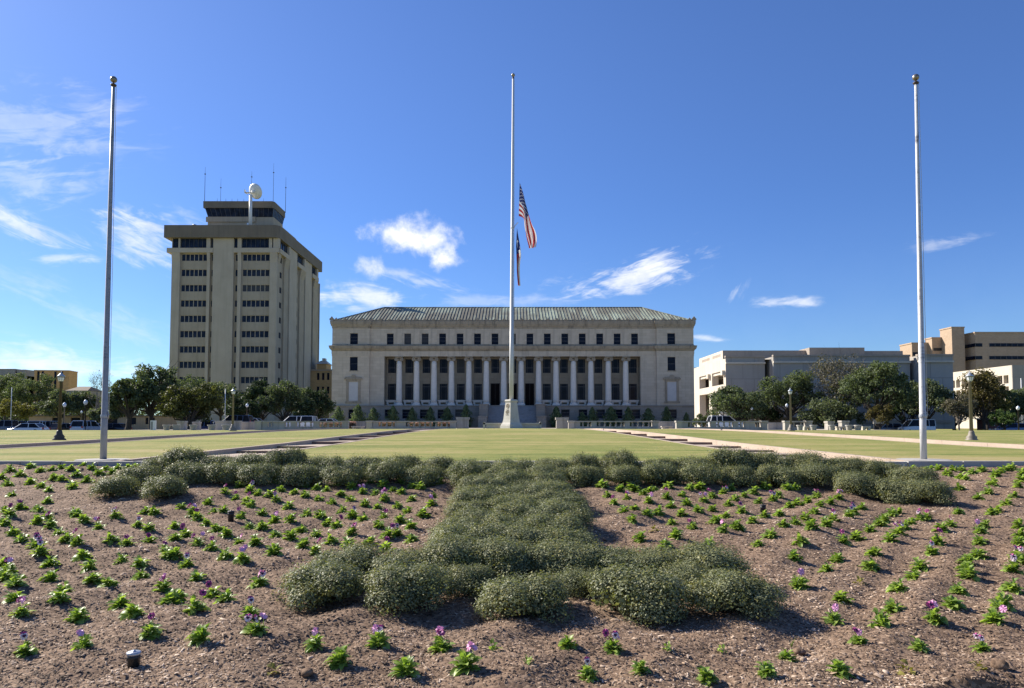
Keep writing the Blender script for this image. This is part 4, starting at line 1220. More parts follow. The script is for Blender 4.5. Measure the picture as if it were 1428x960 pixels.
# ------------------------------------------------------------------ flagpoles
def pole_mesh(h, r0, r1, joints, n=20):
    pr = []; last = 0
    for j in joints + [1.0]:
        k0, k1 = r0 + (r1 - r0) * last, r0 + (r1 - r0) * j
        pr += [(k0, last * h + .001), (k1 * 1.04, j * h - .002)]; last = j
    return MB().lathe(pr, n=n)
def side_pole(pxb, pyb, pxt, pyt, material, label, ball):
    D = 13.75
    x0, z0 = WX(pxb, pyb, D), z_ground(WX(pxb, pyb, D), D)
    t = thing('flagpole', (x0, D, z0), label, 'flagpole', 'bare metal flagpoles either side of the lawn')
    h = WZ(pyt + 2, D) - z0
    lean = math.atan((WX(pxt, pyt, D) - x0) / h)
    t.rotation_euler = (0, lean, 0)
    r = 4.4 / FPX * D
    pole_mesh(h, r, r * .46, [.115, .30, .52, .74]).build('pole', material, t, True)
    b = MB()
    b.lathe([(r * .48, h - .02), (r * .7, h - .006), (r * .98, h + .014), (r * .92, h + .022), (r * .4, h + .045), (r * .15, h + .055), (r * .15, h + .09)], n=16)
    b.build('truck', M['dark_cap'], t, True)
    MB().ball((0, 0, h + .122), r * 1.06, 20, 12).build('ball', ball, t, True)
    b = MB(); zc_ = h * .115
    b.lathe([(r * 1.12, zc_ - .03), (r * 1.16, zc_), (r * 1.12, zc_ + .03)], n=16)
    b.tube([(r * 1.0, 0, zc_ + .08), (r * 1.45, -.01, zc_ + .03), (r * 1.0, 0, zc_ - .06)], [.011, .012, .011], 6)
    b.build('cleat', M['steel_grey'], t)
    b = MB().tube([(r * 1.42, -.01, zc_ + .03), (r * 1.30, 0, h * .5), (r * .9, 0, h + .01)], [.0045, .0045, .0045], 5); b.build('halyard', M['rope'], t)
    # concrete footing round the pole
    f = MB().lathe([(.46, -.10), (.46, .012), (.43, .02), (r * 1.25, .022)], n=28)
    f.v = [(x, y, z) for x, y, z in f.v]
    f.build('footing', M['curb_concrete'], t)
side_pole(144, 643, 158.3, 118, M['pole_weathered'], 'weathered grey bare flagpole with a dull brass ball, standing nearer the tower', M['gold_ball'])
side_pole(1288.2, 645, 1277.2, 115, M['pole_white'], 'scuffed white bare flagpole with a pale ball, standing before the white van', M['gold_ball'])

CD = 60.0
cx0, cz0 = WX(713, 597, CD), 1.31
mainp = thing('monument_flagpole', (cx0, CD, cz0), 'tall white flagpole rising from a carved stone pedestal before the hall', 'flagpole')
ph = WZ(557.5, CD) - cz0
rot = R(38)
def sq(b, z0, z1, a0, a1): b.frustum(0, 0, z0, z1, a0, a0, a1, a1, rot)
b = MB()
sq(b, -.3, .20, 1.30, 1.28); sq(b, .201, .32, 1.22, 1.16)
for z0, z1, a0, a1 in ((.321, .46, 1.14, 1.0), (.461, .72, 1.0, .91), (.721, ph - .20, .91, .66), (ph - .199, ph - .10, .72, .78), (ph - .099, ph, .78, .66)): sq(b, z0, z1, a0, a1)
b.build('pedestal', M['monument'], mainp)
# carved wreath, star and letter-like relief on the sunlit face
rel = MB()
def on_face(u, w, d):
    """point on the left-hand sloping face of the pedestal: u across, w up, d out"""
    half = (.91 + (.66 - .91) * (w - .721) / (ph - .2 - .721)) / 2
    X, Y = -half - d, u
    c, s = math.cos(rot), math.sin(rot)
    return (c * X - s * Y, s * X + c * Y, w)
def face_poly(pts, d=.03):
    n = len(pts)
    rel.add([on_face(u, w, d) for u, w in pts] + [on_face(u, w, -.02) for u, w in pts], [tuple(range(n))] + [(i, (i + 1) % n, n + (i + 1) % n, n + i) for i in range(n)])
for k in range(16):
    a, c = 2 * math.pi * k / 16, 2 * math.pi * (k + 1) / 16
    face_poly([(.20 * math.cos(a), 1.78 + .20 * math.sin(a)), (.20 * math.cos(c), 1.78 + .20 * math.sin(c)), (.14 * math.cos(c), 1.78 + .14 * math.sin(c)), (.14 * math.cos(a), 1.78 + .14 * math.sin(a))])
face_poly([((.11 if k % 2 == 0 else .045) * math.sin(math.pi * k / 5), 1.78 + (.11 if k % 2 == 0 else .045) * math.cos(math.pi * k / 5)) for k in range(10)])
for u0, u1, w0, w1 in ((-.16, .16, 1.46, 1.50), (-.03, .03, 1.10, 1.45), (-.20, .20, 1.06, 1.10), (-.20, -.12, 1.2, 1.4), (.12, .20, 1.2, 1.4)): face_poly([(u0, w0), (u1, w0), (u1, w1), (u0, w1)])
rel.build('carved_relief', M['cornice_stone'], mainp)
Hp = WZ(110, CD) - cz0 - ph
r = 3.05 / FPX * CD
o = pole_mesh(Hp, r, r * .45, [.21, .43, .62, .80], 24).build('pole', M['pole_clean'], mainp, True); o.location = (0, 0, ph)
ol = math.atan((WX(715.6, 110, CD) - cx0) / Hp); o.rotation_euler = (0, ol, 0)
tx = math.tan(ol)
b = MB(); b.lathe([(r * .46, Hp), (r * .62, Hp + .03), (r * .5, Hp + .1), (r * .16, Hp + .14), (r * .16, Hp + .2)], n=12)
b.build('truck', M['dark_cap'], o, True)
MB().ball((0, 0, Hp + .30), .15, 16, 10).build('ball', M['gold_ball'], o, True)
def pole_at(py): return cx0 + tx * (WZ(py, CD) - cz0 - ph), WZ(py, CD)
b = MB()
xa = r * .9 + .05
b.tube([(xa + .01, -.05, 1.2), (xa - .04, -.05, Hp * .5), (r * .5 + .02, -.02, Hp - .05)], [.010] * 3, 5)
b.tube([(r * .75, -.02, WZ(314, CD) - cz0 - ph - .25), (r * .75 + .10, -.02, WZ(314, CD) - cz0 - ph - .05), (r * .75 + .34, -.05, WZ(314, CD) - cz0 - ph + .2)], [.03] * 3, 6)
b.lathe([(r * .80, WZ(316, CD) - cz0 - ph - .18), (r * .86, WZ(316, CD) - cz0 - ph - .15), (r * .80, WZ(316, CD) - cz0 - ph - .12)], n=12)
b.build('halyard', M['rope'], o)
# stone seat curving behind the pedestal
seat = thing('stone_bench', (cx0 + .1, CD + 1.5, cz0 - .02), 'low pale stone bench running behind the flagpole pedestal', 'bench')
b = MB(); b.box(-2.15, 2.2, -.25, .25, -.2, .32); b.build('base', M['monument'], seat)
b = MB(); b.box(-2.25, 2.3, -.33, .33, .321, .44); b.build('seat', M['monument'], seat)
b = MB()
for s in (-2.32, 2.30): b.box(s - .09, s + .07, -.34, .34, -.2, .47); b.tube([(s - .01, -.34, .42), (s - .01, .34, .42)], [.11, .11], 10)
b.build('end_scroll', M['monument'], seat)

# flags, each a limp cloth with its own pattern
def flag(name, label, hoist_px, top_px, bot_px, depth, pat, mats, nu, nv, H, pleat, seed):
    """hoist: (px, py) of its top and bottom; top_px / bot_px: the path of the upper and the lower edge out to the fly"""
    V, F, mi = [], [], []
    def path(pts, u):
        xs = np.linspace(0, 1, len(pts))
        return np.interp(u, xs, [p[0] for p in pts]), np.interp(u, xs, [p[1] for p in pts])
    def smooth_path(pts, u):
        ax = ay = 0
        for du in (-.06, -.03, 0, .03, .06):
            x, y = path(pts, min(1, max(0, u + du))); ax += x / 5; ay += y / 5
        return ax, ay
    rs = random.Random(seed); p1, p2 = rs.uniform(0, 6), rs.uniform(0, 6)
    for i in range(nu + 1):
        u = i / nu
        a, c = smooth_path(top_px, u), smooth_path(bot_px, u)
        for j in range(nv + 1):
            v = j / nv
            k = min(1.0, u * 2.2)
            wv = v + k * .035 * math.sin(v * 12 + p1 + u * 3)
            px, py = a[0] + (c[0] - a[0]) * wv, a[1] + (c[1] - a[1]) * wv
            y = depth + k * pleat * (math.sin(v * 15.5 + p1 + u * 1.5) + .4 * math.sin(v * 7 + p2 - u * 4)) + .10 * math.sin(u * 5 + p2)
            px += k * 1.3 * math.sin(v * 15.5 + p2 + u * 4)
            V.append((WX(px, py, CD), y, WZ(py, CD)))
    for i in range(nu):
        for j in range(nv):
            a = i * (nv + 1) + j
            F.append((a, a + 1, a + nv + 2, a + nv + 1)); mi.append(pat((i + .5) / nu, (j + .5) / nv))
    o = link(name, np_mesh(name, V, F, mats, mi, smooth=True))
    return tag(o, label, 'flag')
def star(du, dv, r):
    """inside a five-pointed star of radius r, one tip up"""
    q = math.hypot(du, dv)
    if q > r: return False
    a = math.atan2(du, -dv) % (2 * math.pi / 5)
    if a > math.pi / 5: a = 2 * math.pi / 5 - a
    x, y = q * math.cos(a), q * math.sin(a)
    x1, y1 = .382 * r * math.cos(math.pi / 5), .382 * r * math.sin(math.pi / 5)
    return (x1 - r) * y - y1 * (x - r) >= 0
def pat_us(u, v):
    if u < .40 and v < 7 / 13:
        for rI in range(9):
            for cI in range(6 if rI % 2 == 0 else 5):
                su = .40 * ((2 * cI + (1 if rI % 2 == 0 else 2)) / 12); sv = 7 / 13 * (rI + 1) / 10
                if star((u - su) * 1.9, v - sv, .031): return 1
        return 2
    return 0 if int(v * 13) % 2 == 0 else 1
def pat_tx(u, v):
    if u < 1 / 3: return 1 if star((u - 1 / 6) * 1.5, v - .5, .21) else 0
    return 1 if v < .5 else 2
def cloth(name, c):
    m, b_, out = new_mat(name)
    p = b_.n('ShaderNodeBsdfPrincipled'); p.inputs['Base Color'].default_value = (*c, 1); p.inputs['Roughness'].default_value = .7; p.inputs['Specular IOR Level'].default_value = .2
    t = b_.n('ShaderNodeBsdfTranslucent'); t.inputs['Color'].default_value = (*c, 1)
    mx = b_.n('ShaderNodeMixShader'); mx.inputs[0].default_value = .4
    b_.t.links.new(p.outputs[0], mx.inputs[1]); b_.t.links.new(t.outputs[0], mx.inputs[2]); b_.t.links.new(mx.outputs[0], out.inputs['Surface'])
    M[name] = m
cloth('flag_red', (0.42, 0.045, 0.05)); cloth('flag_white', (0.80, 0.80, 0.80)); cloth('flag_blue', (0.022, 0.032, 0.13))
flag('national_flag', 'limp red, white and blue striped flag with stars at half mast', None,
     [(724.0, 254), (729.5, 268), (733.8, 285), (737.5, 302), (741.5, 314), (746, 322), (748, 334), (745.5, 347)],
     [(722.6, 302), (729.0, 304), (731.0, 308), (731.5, 318), (732.5, 328), (735, 337), (737.5, 344), (738.5, 347.5)],
     CD - .12, pat_us, [M['flag_red'], M['flag_white'], M['flag_blue']], 190, 130, 2.8, .10, 3)
flag('state_flag', 'limp blue, white and red flag with one star hanging below the striped flag', None,
     [(720.8, 317), (722.0, 326), (724.6, 340), (727.6, 354), (724.6, 364), (723.8, 378), (724.2, 392), (724.6, 400)],
     [(719.6, 341), (720.2, 350), (720.6, 356), (720.9, 362), (721.4, 370), (721.6, 380), (722.6, 392), (723.6, 399)],
     CD - .10, pat_tx, [M['flag_blue'], M['flag_white'], M['flag_red']], 130, 80, 1.7, .07, 9)

# ------------------------------------------------------------------ tower block
TD, TZ = 200.0, 1.0
TQ = TD / 175.0                              # lengths below were measured for 175 m
tower = thing('office_tower', (0, TD, TZ), 'tall precast office tower with ribbon windows and a glazed penthouse on its roof', 'tower')
def tz(py, D=TD): return WZ(py, D) - TZ
kx = 1.006 * TD / FPX
def tx_(px): return (px - CXP) * kx
T_L, T_R = tx_(237.0), tx_(386.5)
C_L, C_R = WX(228.7, 320, TD - .9), WX(389.2, 320, TD - .9)
T_DEP = 38.6 * TQ
Z_CAP0, Z_CAP1, Z_TOP0, Z_TOP1, Z_LEDGE = tz(332.4), tz(315.2), tz(346.0), tz(333.0), tz(352.5)
front_t = lambda y0: (lambda u, w, d: (u, y0 + d, w))
side_t = lambda x0: (lambda u, w, d: (x0 - d, u, w))
ROW_Z = []                                   # window rows of the fronts
k = 0
while True:
    z1 = tz(353.8 + 21.44 * k); z0 = tz(363.3 + 21.44 * k)
    if z0 < 1.5: break
    ROW_Z.append((z0, z1)); k += 1
b = MB()
# recessed bays of the front and their slits, as one wall with openings
BAYS = [(tx_(248.8), tx_(286.0)), (tx_(334.9), tx_(374.2))]
SLITS = [(tx_(291.2), tx_(294.4)), (tx_(325.0), tx_(328.8))]
for a, c in BAYS:
    holes = [(a + .12, c - .12, z0, z1) for z0, z1 in ROW_Z]
    MB().wall(front_t(.75), a - .3, c + .3, 0, Z_LEDGE, holes, .25).build('spandrel_wall', M['precast'], tower)
for a, c in SLITS:
    holes = [(a, c, z0, z1) for z0, z1 in ROW_Z]
    MB().wall(front_t(.95), a - .7, c + .7, 0, Z_LEDGE, holes, .15).build('slit_wall', M['precast'], tower)
b = MB()
# body behind, flank walls
SIDE_REC = .7
sc = lambda L: [tuple(v * TQ for v in p) for p in L]
rec = sc([(2.4, 5.6), (15.6, 18.9), (29.6, 32.2)])
pan = sc([(9.2, 15.5), (23.3, 29.5)])
for a, c in rec:
    m_ = (a + c) / 2
    holes = [(m_ - .95, m_ + .95, z0 + .2, z1) for z0, z1 in ROW_Z]
    MB().wall(side_t(T_R - SIDE_REC), a - .02, c + .02, 0, Z_LEDGE, holes, .15).build('flank_recess_wall', M['precast'], tower)
b.quad((T_L + .6, .9, 0), (T_L + .6, T_DEP, 0), (T_L + .6, T_DEP, Z_LEDGE), (T_L + .6, .9, Z_LEDGE))
b.quad((T_L + .6, T_DEP, 0), (T_R, T_DEP, 0), (T_R, T_DEP, Z_LEDGE), (T_L + .6, T_DEP, Z_LEDGE))
b.build('flank_wall', M['precast'], tower)
# solid piers and panels
def pier(x0, x1, y0, y1, mtl, flare=0.0, axis='y', name='pier', ztop=None):
    b = MB(); zt_ = Z_LEDGE if ztop is None else ztop
    b.box(x0, x1, y0, y1, 0, zt_ - (2.6 if flare else 0))
    if flare:
        za, zb_ = zt_ - 2.6, zt_
        if axis == 'y':
            b.add([(x0, y0, za + .002), (x1, y0, za + .002), (x1, y1, za + .002), (x0, y1, za + .002), (x0, y0 - flare, zb_), (x1, y0 - flare, zb_), (x1, y1, zb_), (x0, y1, zb_)], [(4, 5, 6, 7), (0, 1, 5, 4), (1, 2, 6, 5), (2, 3, 7, 6), (3, 0, 4, 7)])
        else:
            b.add([(x0, y0, za + .002), (x1, y0, za + .002), (x1, y1, za + .002), (x0, y1, za + .002), (x0, y0, zb_), (x1 + flare, y0, zb_), (x1 + flare, y1, zb_), (x0, y1, zb_)], [(4, 5, 6, 7), (0, 1, 5, 4), (1, 2, 6, 5), (2, 3, 7, 6), (3, 0, 4, 7)])
    return b.build(name, mtl, tower)
pier(T_L, tx_(248.4), .25, 3.0, M['precast_light'], .35)
pier(tx_(374.6), T_R - .4, .25, 2.35, M['precast_light'], .35)
pier(tx_(286.4), tx_(290.6), .20, 1.6, M['precast_light'], .3)
pier(tx_(329.6), tx_(334.4), .20, 1.6, M['precast_light'], .3)
pier(tx_(295.2), tx_(324.0), .0, 2.0, M['precast_light'], name='shaft_panel', ztop=Z_CAP0 - .02)
pier(T_R - 2.0, T_R - .38, .9, 2.38 * TQ, M['precast'], .45, 'x')
for a, c in sc([(5.62, 9.0), (18.95, 23.1), (32.3, 36.0)]): pier(T_R - 2.2, T_R - .25, a, c, M['precast'], .55, 'x')
for a, c in pan: pier(T_R - 2.2, T_R + .05, a, c, M['precast_light'], name='shaft_panel', ztop=Z_CAP0 - .02)
pier(T_R - 2.2, T_R - .4, 36.02 * TQ, T_DEP - .01, M['precast'])
# ledge, top storey, cap
b = MB()
for a, c in ((C_L + .5, tx_(295.0)), (tx_(324.2), T_R + .1)): b.box(a, c, -.15, 3, Z_LEDGE + .003, Z_TOP0)
for a, c in sc([(.6, 9.0), (15.7, 23.1), (29.7, 36.0)]): b.box(T_R - 3, T_R + .35, a, c, Z_LEDGE + .005, Z_TOP0 - .002)
b.box(T_L - .2, T_R - 3.01, 3.01, T_DEP, Z_LEDGE + .003, Z_TOP0)
b.build('ledge', M['precast_light'], tower)
b = MB()
for a, c in ((tx_(246.3), tx_(248.6)), (tx_(285.6), tx_(290.9)), (tx_(329.2), tx_(334.6)), (tx_(373.2), tx_(377.6))): b.box(a, c, -.02, 1.5, Z_TOP0 + .002, Z_CAP0 + .01)
b.box(T_L - .02, T_L + .10, .2, 6, Z_TOP0 + .002, Z_CAP0 + .01)
for a, c in sc([(.0, .9), (8.2, 9.1), (21.8, 23.2), (34.7, 36.0)]): b.box(T_R - 1.4, T_R + .2, a, c, Z_TOP0 + .003, Z_CAP0 + .01)
b.box(T_L + .6, T_R - 1.6, 1.9, T_DEP - .5, Z_TOP0 + .002, Z_CAP0 + .01)
b.build('top_storey', M['precast_light'], tower)
b = MB()
ch = 1.0
cap_plan = [(C_L, -.9), (C_R - ch, -.9), (C_R, -.9 + ch), (C_R, T_DEP + .9), (C_L, T_DEP + .9)]
b.sweep([(0, Z_CAP0), (0, Z_CAP1)], cap_plan)
n = len(cap_plan)
b.add([(x, y, Z_CAP1) for x, y in cap_plan], [tuple(range(n))]); b.add([(x, y, Z_CAP0) for x, y in cap_plan], [tuple(range(n))[::-1]])
b.build('roof_band', M['cap_concrete'], tower)
# ribbon windows: six square panes in one opening
def ribbon(x0, x1, z0, z1, y, n, axis='y', frame='precast_light'):
    w_, h = x1 - x0, z1 - z0
    f, g = MB(), MB()
    t = .13 if n > 1 and frame == 'precast_light' else .09
    if n > 1:
        for k in range(1, n): f.box(w_ * k / n - t / 2, w_ * k / n + t / 2, -.16, .02, .004, h - .004)
    f.box(.004, .09, -.05, .02, .004, h - .004); f.box(w_ - .09, w_ - .004, -.05, .02, .004, h - .004)
    f.box(.09, w_ - .09, -.04, .018, .004, .07); f.box(.09, w_ - .09, -.04, .018, h - .07, h - .004)
    g.box(.006, w_ - .006, .03, .06, .006, h - .006)
    return f.mesh('window_frame', M[frame]), g.mesh('pane', M['tower_glass'])
h = ROW_Z[0][1] - ROW_Z[0][0]
for a, c in BAYS:
    for z0, z1 in ROW_Z:
        fm, gm = ribbon(a + .12, c - .12, z0, z1, .75, 6)
        o = link('window', fm, tower); o.location = (a + .12, 0.94, z0); link('pane', gm, o)
for a, c in SLITS:
    for z0, z1 in ROW_Z:
        fm, gm = ribbon(a, c, z0, z1, .95, 1)
        o = link('window', fm, tower); o.location = (a, 1.04, z0); link('pane', gm, o)
for a, c in rec:
    m_ = (a + c) / 2
    for z0, z1 in ROW_Z:
        fm, gm = ribbon(m_ - .95, m_ + .95, z0 + .2, z1, 0, 2, frame='dark_frame')
        o = link('window', fm, tower); o.location = (T_R - SIDE_REC - .10, m_ - .95, z0 + .2); o.rotation_euler = (0, 0, R(90)); link('pane', gm, o)
for a, c, n in ((T_L + .12, tx_(246.2), 1), (tx_(248.7), tx_(285.5), 6), (tx_(291.0), tx_(295.1), 1), (tx_(324.1), tx_(329.1), 1), (tx_(334.7), tx_(373.1), 6), (tx_(377.7), T_R - 1.45, 2)):
    fm, gm = ribbon(a, c, Z_TOP0 + .01, Z_CAP0 - .01, 0, n, frame='dark_frame')
    o = link('window', fm, tower); o.location = (a, .55, Z_TOP0 + .008); link('pane', gm, o)
for a, c in sc([(.95, 8.15), (15.7, 21.75), (29.7, 34.65)]):
    fm, gm = ribbon(a, c, Z_TOP0 + .01, Z_CAP0 - .01, 0, 4, frame='dark_frame')
    o = link('window', fm, tower); o.location = (T_R - .45, a, Z_TOP0 + .008); o.rotation_euler = (0, 0, R(90)); link('pane', gm, o)
# penthouse: solid tier, slanted glazing, roof slab
PD = 181.0 * TQ
def px_(px): return WX(px, 295, PD)
def pz(py): return WZ(py, PD) - TZ
py0, pdep = PD - TD, 8.6 * TQ
pl, pr = px_(288.6), px_(380.5)
b = MB(); b.box(pl, pr, py0 + .7, py0 + pdep - .7, Z_CAP1 - .01, pz(302))
b.box(pl - .4, pr - 5, py0 + .35, py0 + .69, pz(309), pz(302)); b.box(pr - 5, pr + 1.5, py0 + 3, py0 + pdep + 8, Z_CAP1 - .01, pz(311.5))
b.build('penthouse_wall', M['tan_render'] if False else M['precast'], tower)
b = MB()
lo = (px_(289.2), px_(379.2), py0 + .6, py0 + pdep - .4); hi = (px_(286.0), px_(381.3), py0 + .05, py0 + pdep)
za, zb_ = pz(301.9), pz(290.6)
b.add([(lo[0], lo[2], za), (lo[1], lo[2], za), (lo[1], lo[3], za), (lo[0], lo[3], za), (hi[0], hi[2], zb_), (hi[1], hi[2], zb_), (hi[1], hi[3], zb_), (hi[0], hi[3], zb_)], [(0, 3, 2, 1), (4, 5, 6, 7), (0, 1, 5, 4), (1, 2, 6, 5), (2, 3, 7, 6), (3, 0, 4, 7)])
gl = b.build('penthouse_glazing', M['tower_glass'], tower)
b = MB()
for k in range(15):
    t = k / 14
    b.tube([(lo[0] + (lo[1] - lo[0]) * t, lo[2] - .03, za), (hi[0] + (hi[1] - hi[0]) * t, hi[2] - .03, zb_)], [.05, .05], 4)
for k in range(9):
    t = k / 8
    b.tube([(lo[1] + .03, lo[2] + (lo[3] - lo[2]) * t, za), (hi[1] + .03, hi[2] + (hi[3] - hi[2]) * t, zb_)], [.06, .06], 4)
b.build('mullion', M['dark_frame'], gl)
b = MB()
s0, s1 = px_(283.9), px_(382.2); c2 = .6
sl = [(s0, py0 - .3), (s1 - c2, py0 - .3), (s1, py0 - .3 + c2), (s1, py0 + pdep + .3), (s0, py0 + pdep + .3)]
b.sweep([(0, pz(290.4)), (.03, pz(281.2))], sl); b.add([(x, y, pz(281.2)) for x, y in sl], [tuple(range(5))]); b.add([(x, y, pz(290.4)) for x, y in sl], [tuple(range(5))[::-1]])
b.build('penthouse_roof', M['cap_concrete'], tower)
# dish on its mast, aerials, vent
def mast(px, p0, p1, D, r, name='antenna', knob=None):
    b = MB(); x = WX(px, (p0 + p1) / 2, D)
    z0, z1 = WZ(p0, D) - TZ, WZ(p1, D) - TZ
    b.tube([(x, D - TD, z0), (x, D - TD, z0 + (z1 - z0) * .6), (x, D - TD, z1)], [r, r * .8, r * .35], 6)
    if knob: zk = WZ(knob, D) - TZ; b.box(x - .18, x + .18, D - TD - .1, D - TD + .1, zk - .12, zk + .12)
    return b.build(name, M['antenna_metal'], tower)
mast(285.8, 281.5, 233, PD, .075, knob=243); mast(307.9, 281.5, 249, PD + 2, .05, knob=262); mast(381.4, 281.5, 228, PD + 5, .06, knob=241); mast(398.4, 297, 247, PD + pdep, .075, knob=262)
for px in (303, 315, 323.5, 331.5, 340, 347, 367.5): mast(px, 281.5, 276.5, PD, .045)
DD = 177.0 * TQ
b = MB(); x = WX(349.5, 290, DD)
b.tube([(x, DD - TD, Z_CAP1 - .05), (x, DD - TD, WZ(272, DD) - TZ)], [.48, .40], 14)
b.tube([(x - .55, DD - TD - .4, Z_CAP1 - .05), (x - .55, DD - TD - .4, Z_CAP1 + 1.3)], [.28, .28], 8)
b.build('dish_mast', M['white_paint'], tower, True)
b = MB()
prof = [(.02, .30), (.5, .33), (1.0, .45), (1.45, .66), (1.72, .86), (1.74, .80), (1.45, .58), (1.0, .36), (.5, .24), (.02, .2)]
b.lathe(prof, n=28)
for k in range(4):
    a = k * math.pi / 2 + .4; b.tube([(1.2 * math.cos(a), 1.2 * math.sin(a), .55), (0, 0, 1.75)], [.03, .03], 4)
b.lathe([(.14, 1.6), (.16, 1.75), (.12, 1.95)], n=10)
b.tube([(0, 0, .25), (0, 0, -.35)], [.3, .38], 10)
dish = b.build('satellite_dish', M['white_paint'], tower, True)
dish.scale = (TQ * 1.08,) * 3; dish.location = (WX(352.8, 268, DD), DD - TD + .2, WZ(267.5, DD) - TZ); dish.rotation_euler = (R(66), 0, R(158))
b = MB(); b.box(-1.1, .9, -.5, .5, 0, .14); b.box(-1.1, -1.0, -.5, .5, .14, .9); b.tube([(-.9, -.3, .1), (.1, 0, -.9)], [.06, .06], 5)
o = b.build('dish_platform', M['white_paint'], tower); o.location = (WX(347.5, 270, DD), DD - TD - .3, WZ(270, DD) - TZ)
mast(351, 262, 239, DD + .4, .05, knob=247)
b = MB(); x = WX(271.5, 310, TD + 4); b.lathe([(.42, Z_CAP1 - .02), (.42, Z_CAP1 + 1.15), (.5, Z_CAP1 + 1.2), (.5, Z_CAP1 + 1.4)], (x, 4, 0), 14); b.build('roof_vent', M['steel_grey'], tower, True)
b = MB(); b.ball((WX(388, 311, TD + 3), 3, Z_CAP1 + .45), .5, 10, 8); b.build('roof_vent', M['precast_light'], tower, True)

# ------------------------------------------------------------------ concrete hall on the right
RD, RZ = 116.0, 1.0
RQ = RD / 143.0
rh = thing('concrete_hall', (0, RD, RZ), 'broad grey concrete building with a sunlit open loggia on its end, behind oaks', 'building')
def rz_(py, D=RD): return WZ(py, D) - RZ
RX = WX(1012.5, 540, RD)
RXU = WX(1008, 490, RD + 5)
b = MB()
zl = rz_(498.8)
x1, x2, x3 = WX(1067, 540, RD), WX(1074, 540, RD), WX(1316, 540, RD)
b.wall(front_t(0), RX, x1, 0, zl, [], .3)
b.quad((x1, 0, 0), (x1, 2.2, 0), (x1, 2.2, zl), (x1, 0, zl))
b.wall(front_t(2.2), x1, x2 + .2, 0, zl - .5, [(x1 + .25, x2 - .05, rz_(531), rz_(510))], .3)
b.quad((x2, 2.2, 0), (x2, -1.6, 0), (x2, -1.6, zl), (x2, 2.2, zl))
xq = WX(1262, 540, RD)
b.wall(front_t(-1.6), x2, xq, 0, zl, [], .3); b.quad((xq, -1.6, 0), (xq, 4, 0), (xq, 4, zl), (xq, -1.6, zl))
xr_ = WX(1268, 540, RD)
b.quad((xq, 2, 0), (xr_, 2, 0), (xr_, 2, zl - .6), (xq, 2, zl - .6))
b.quad((xr_, 2, 0), (xr_, -2.6, 0), (xr_, -2.6, zl), (xr_, 2, zl))
b.wall(front_t(-2.6), xr_, x3, 0, zl, [], .3); b.quad((x3, -2.6, 0), (x3, 20, 0), (x3, 20, zl), (x3, -2.6, zl))
b.quad((RX, 0, zl - .3), (x3, 0, zl - .3), (x3, 20, zl - .3), (RX, 20, zl - .3)); b.quad((RX, 20.1, 0), (x3, 20.1, 0), (x3, 20.1, zl), (RX, 20.1, zl))
b.build('wall', M['concrete_grey_shaded'], rh)
b = MB()
for a, c, y in ((RX, x1, 0), (x2, xq, -1.6), (xr_, x3, -2.6)): b.box(a - .05, c + .05, y - .16, y + .5, zl + .002, zl + .28)
b.build('parapet', M['concrete_top'], rh)
for a, c, y in ((RX, x1, 0), (x2, xq, -1.6), (xr_, x3, -2.6)):
    MB().box(a - .04, c + .04, y - .30, y - .004, zl - 1.0, zl - .72).build('ledge', M['concrete_white'], rh)  # pale concrete paints in the sunlit strip under the parapet
    MB().box(a + .3, c - .3, y - .10, y - .003, .9, 1.35).build('ledge', M['concrete_top'], rh)
o = MB().box(x1 + .26, x2 - .06, 2.42, 2.46, rz_(531) + .01, rz_(510) - .01).build('window', M['window_glass'], rh)
f = MB()
for k in range(6): f.box(x1 + .26, x2 - .06, 2.36, 2.41, rz_(531) + k * .56, rz_(531) + k * .56 + .07)
f.build('window_frame', M['dark_frame'], o)
# set-back top storey
b = MB(); y0 = 5.0
zu = rz_(489, RD + 5)
xa, xb, xc = WX(1124, 490, RD + 5), WX(1204, 490, RD + 4), WX(1259, 490, RD + 5)
b.box(RXU, xa + 2, y0, 19.9, zl - .25, zu); b.box(xa, xb, y0 - 1.4, 19.5, zl - .26, rz_(485.3, RD + 4)); b.box(xb - 1, xc, y0 + .01, 19, zl - .27, rz_(489.6, RD + 5))
b.build('top_storey', M['concrete_top'], rh)
# loggia end, facing the sun; its paler concrete puts sunlight into the colour
b = MB()
Dep = 20.2
T = side_t(RX - .02)
T = lambda u, w, d: (RX - .02 + d, u, w)
holes = []
bay = [(a * RQ, c * RQ) for a, c in ((1.6, 9.9), (12.2, 20.2))]
zlo, zsp0, zsp1, zhi = rz_(546), rz_(545.5), rz_(535.5), rz_(516.2)
for a, c in bay:
    holes.append((a, c, .02, rz_(545.5))); holes.append((a, c, rz_(535.5), rz_(516.4)))
b.wall(T, 0, Dep, 0, rz_(500.2), holes, 1.1)
b.build('loggia', M['concrete_white'], rh)
b = MB()
b.quad((RX + 4.2, 1.3, 0), (RX + 4.2, Dep, 0), (RX + 4.2, Dep, zl - .4), (RX + 4.2, 1.3, zl - .4)); b.quad((RX + 1, 1.3, rz_(540)), (RX + 4.2, 1.3, rz_(540)), (RX + 4.2, Dep, rz_(540)), (RX + 1, Dep, rz_(540)))
b.quad((RX + 1, 1.3, rz_(514)), (RX + 4.2, 1.3, rz_(514)), (RX + 4.2, Dep, rz_(514)), (RX + 1, Dep, rz_(514)))
b.build('loggia_back', M['concrete_top'], rh)
b = MB()
for a, c in bay:
    m_ = (a + c) / 2
    b.box(RX - .5, RX + 3.5, a - 1.0, a - .05, rz_(523), rz_(516.6)); b.box(RX + .2, RX + 3.8, a + .02, c - .02, rz_(520.5), rz_(516.5))
b.build('loggia_beam', M['concrete_white'], rh)
b = MB()
T2 = lambda u, w, d: (RXU - .02 + d, u, w)
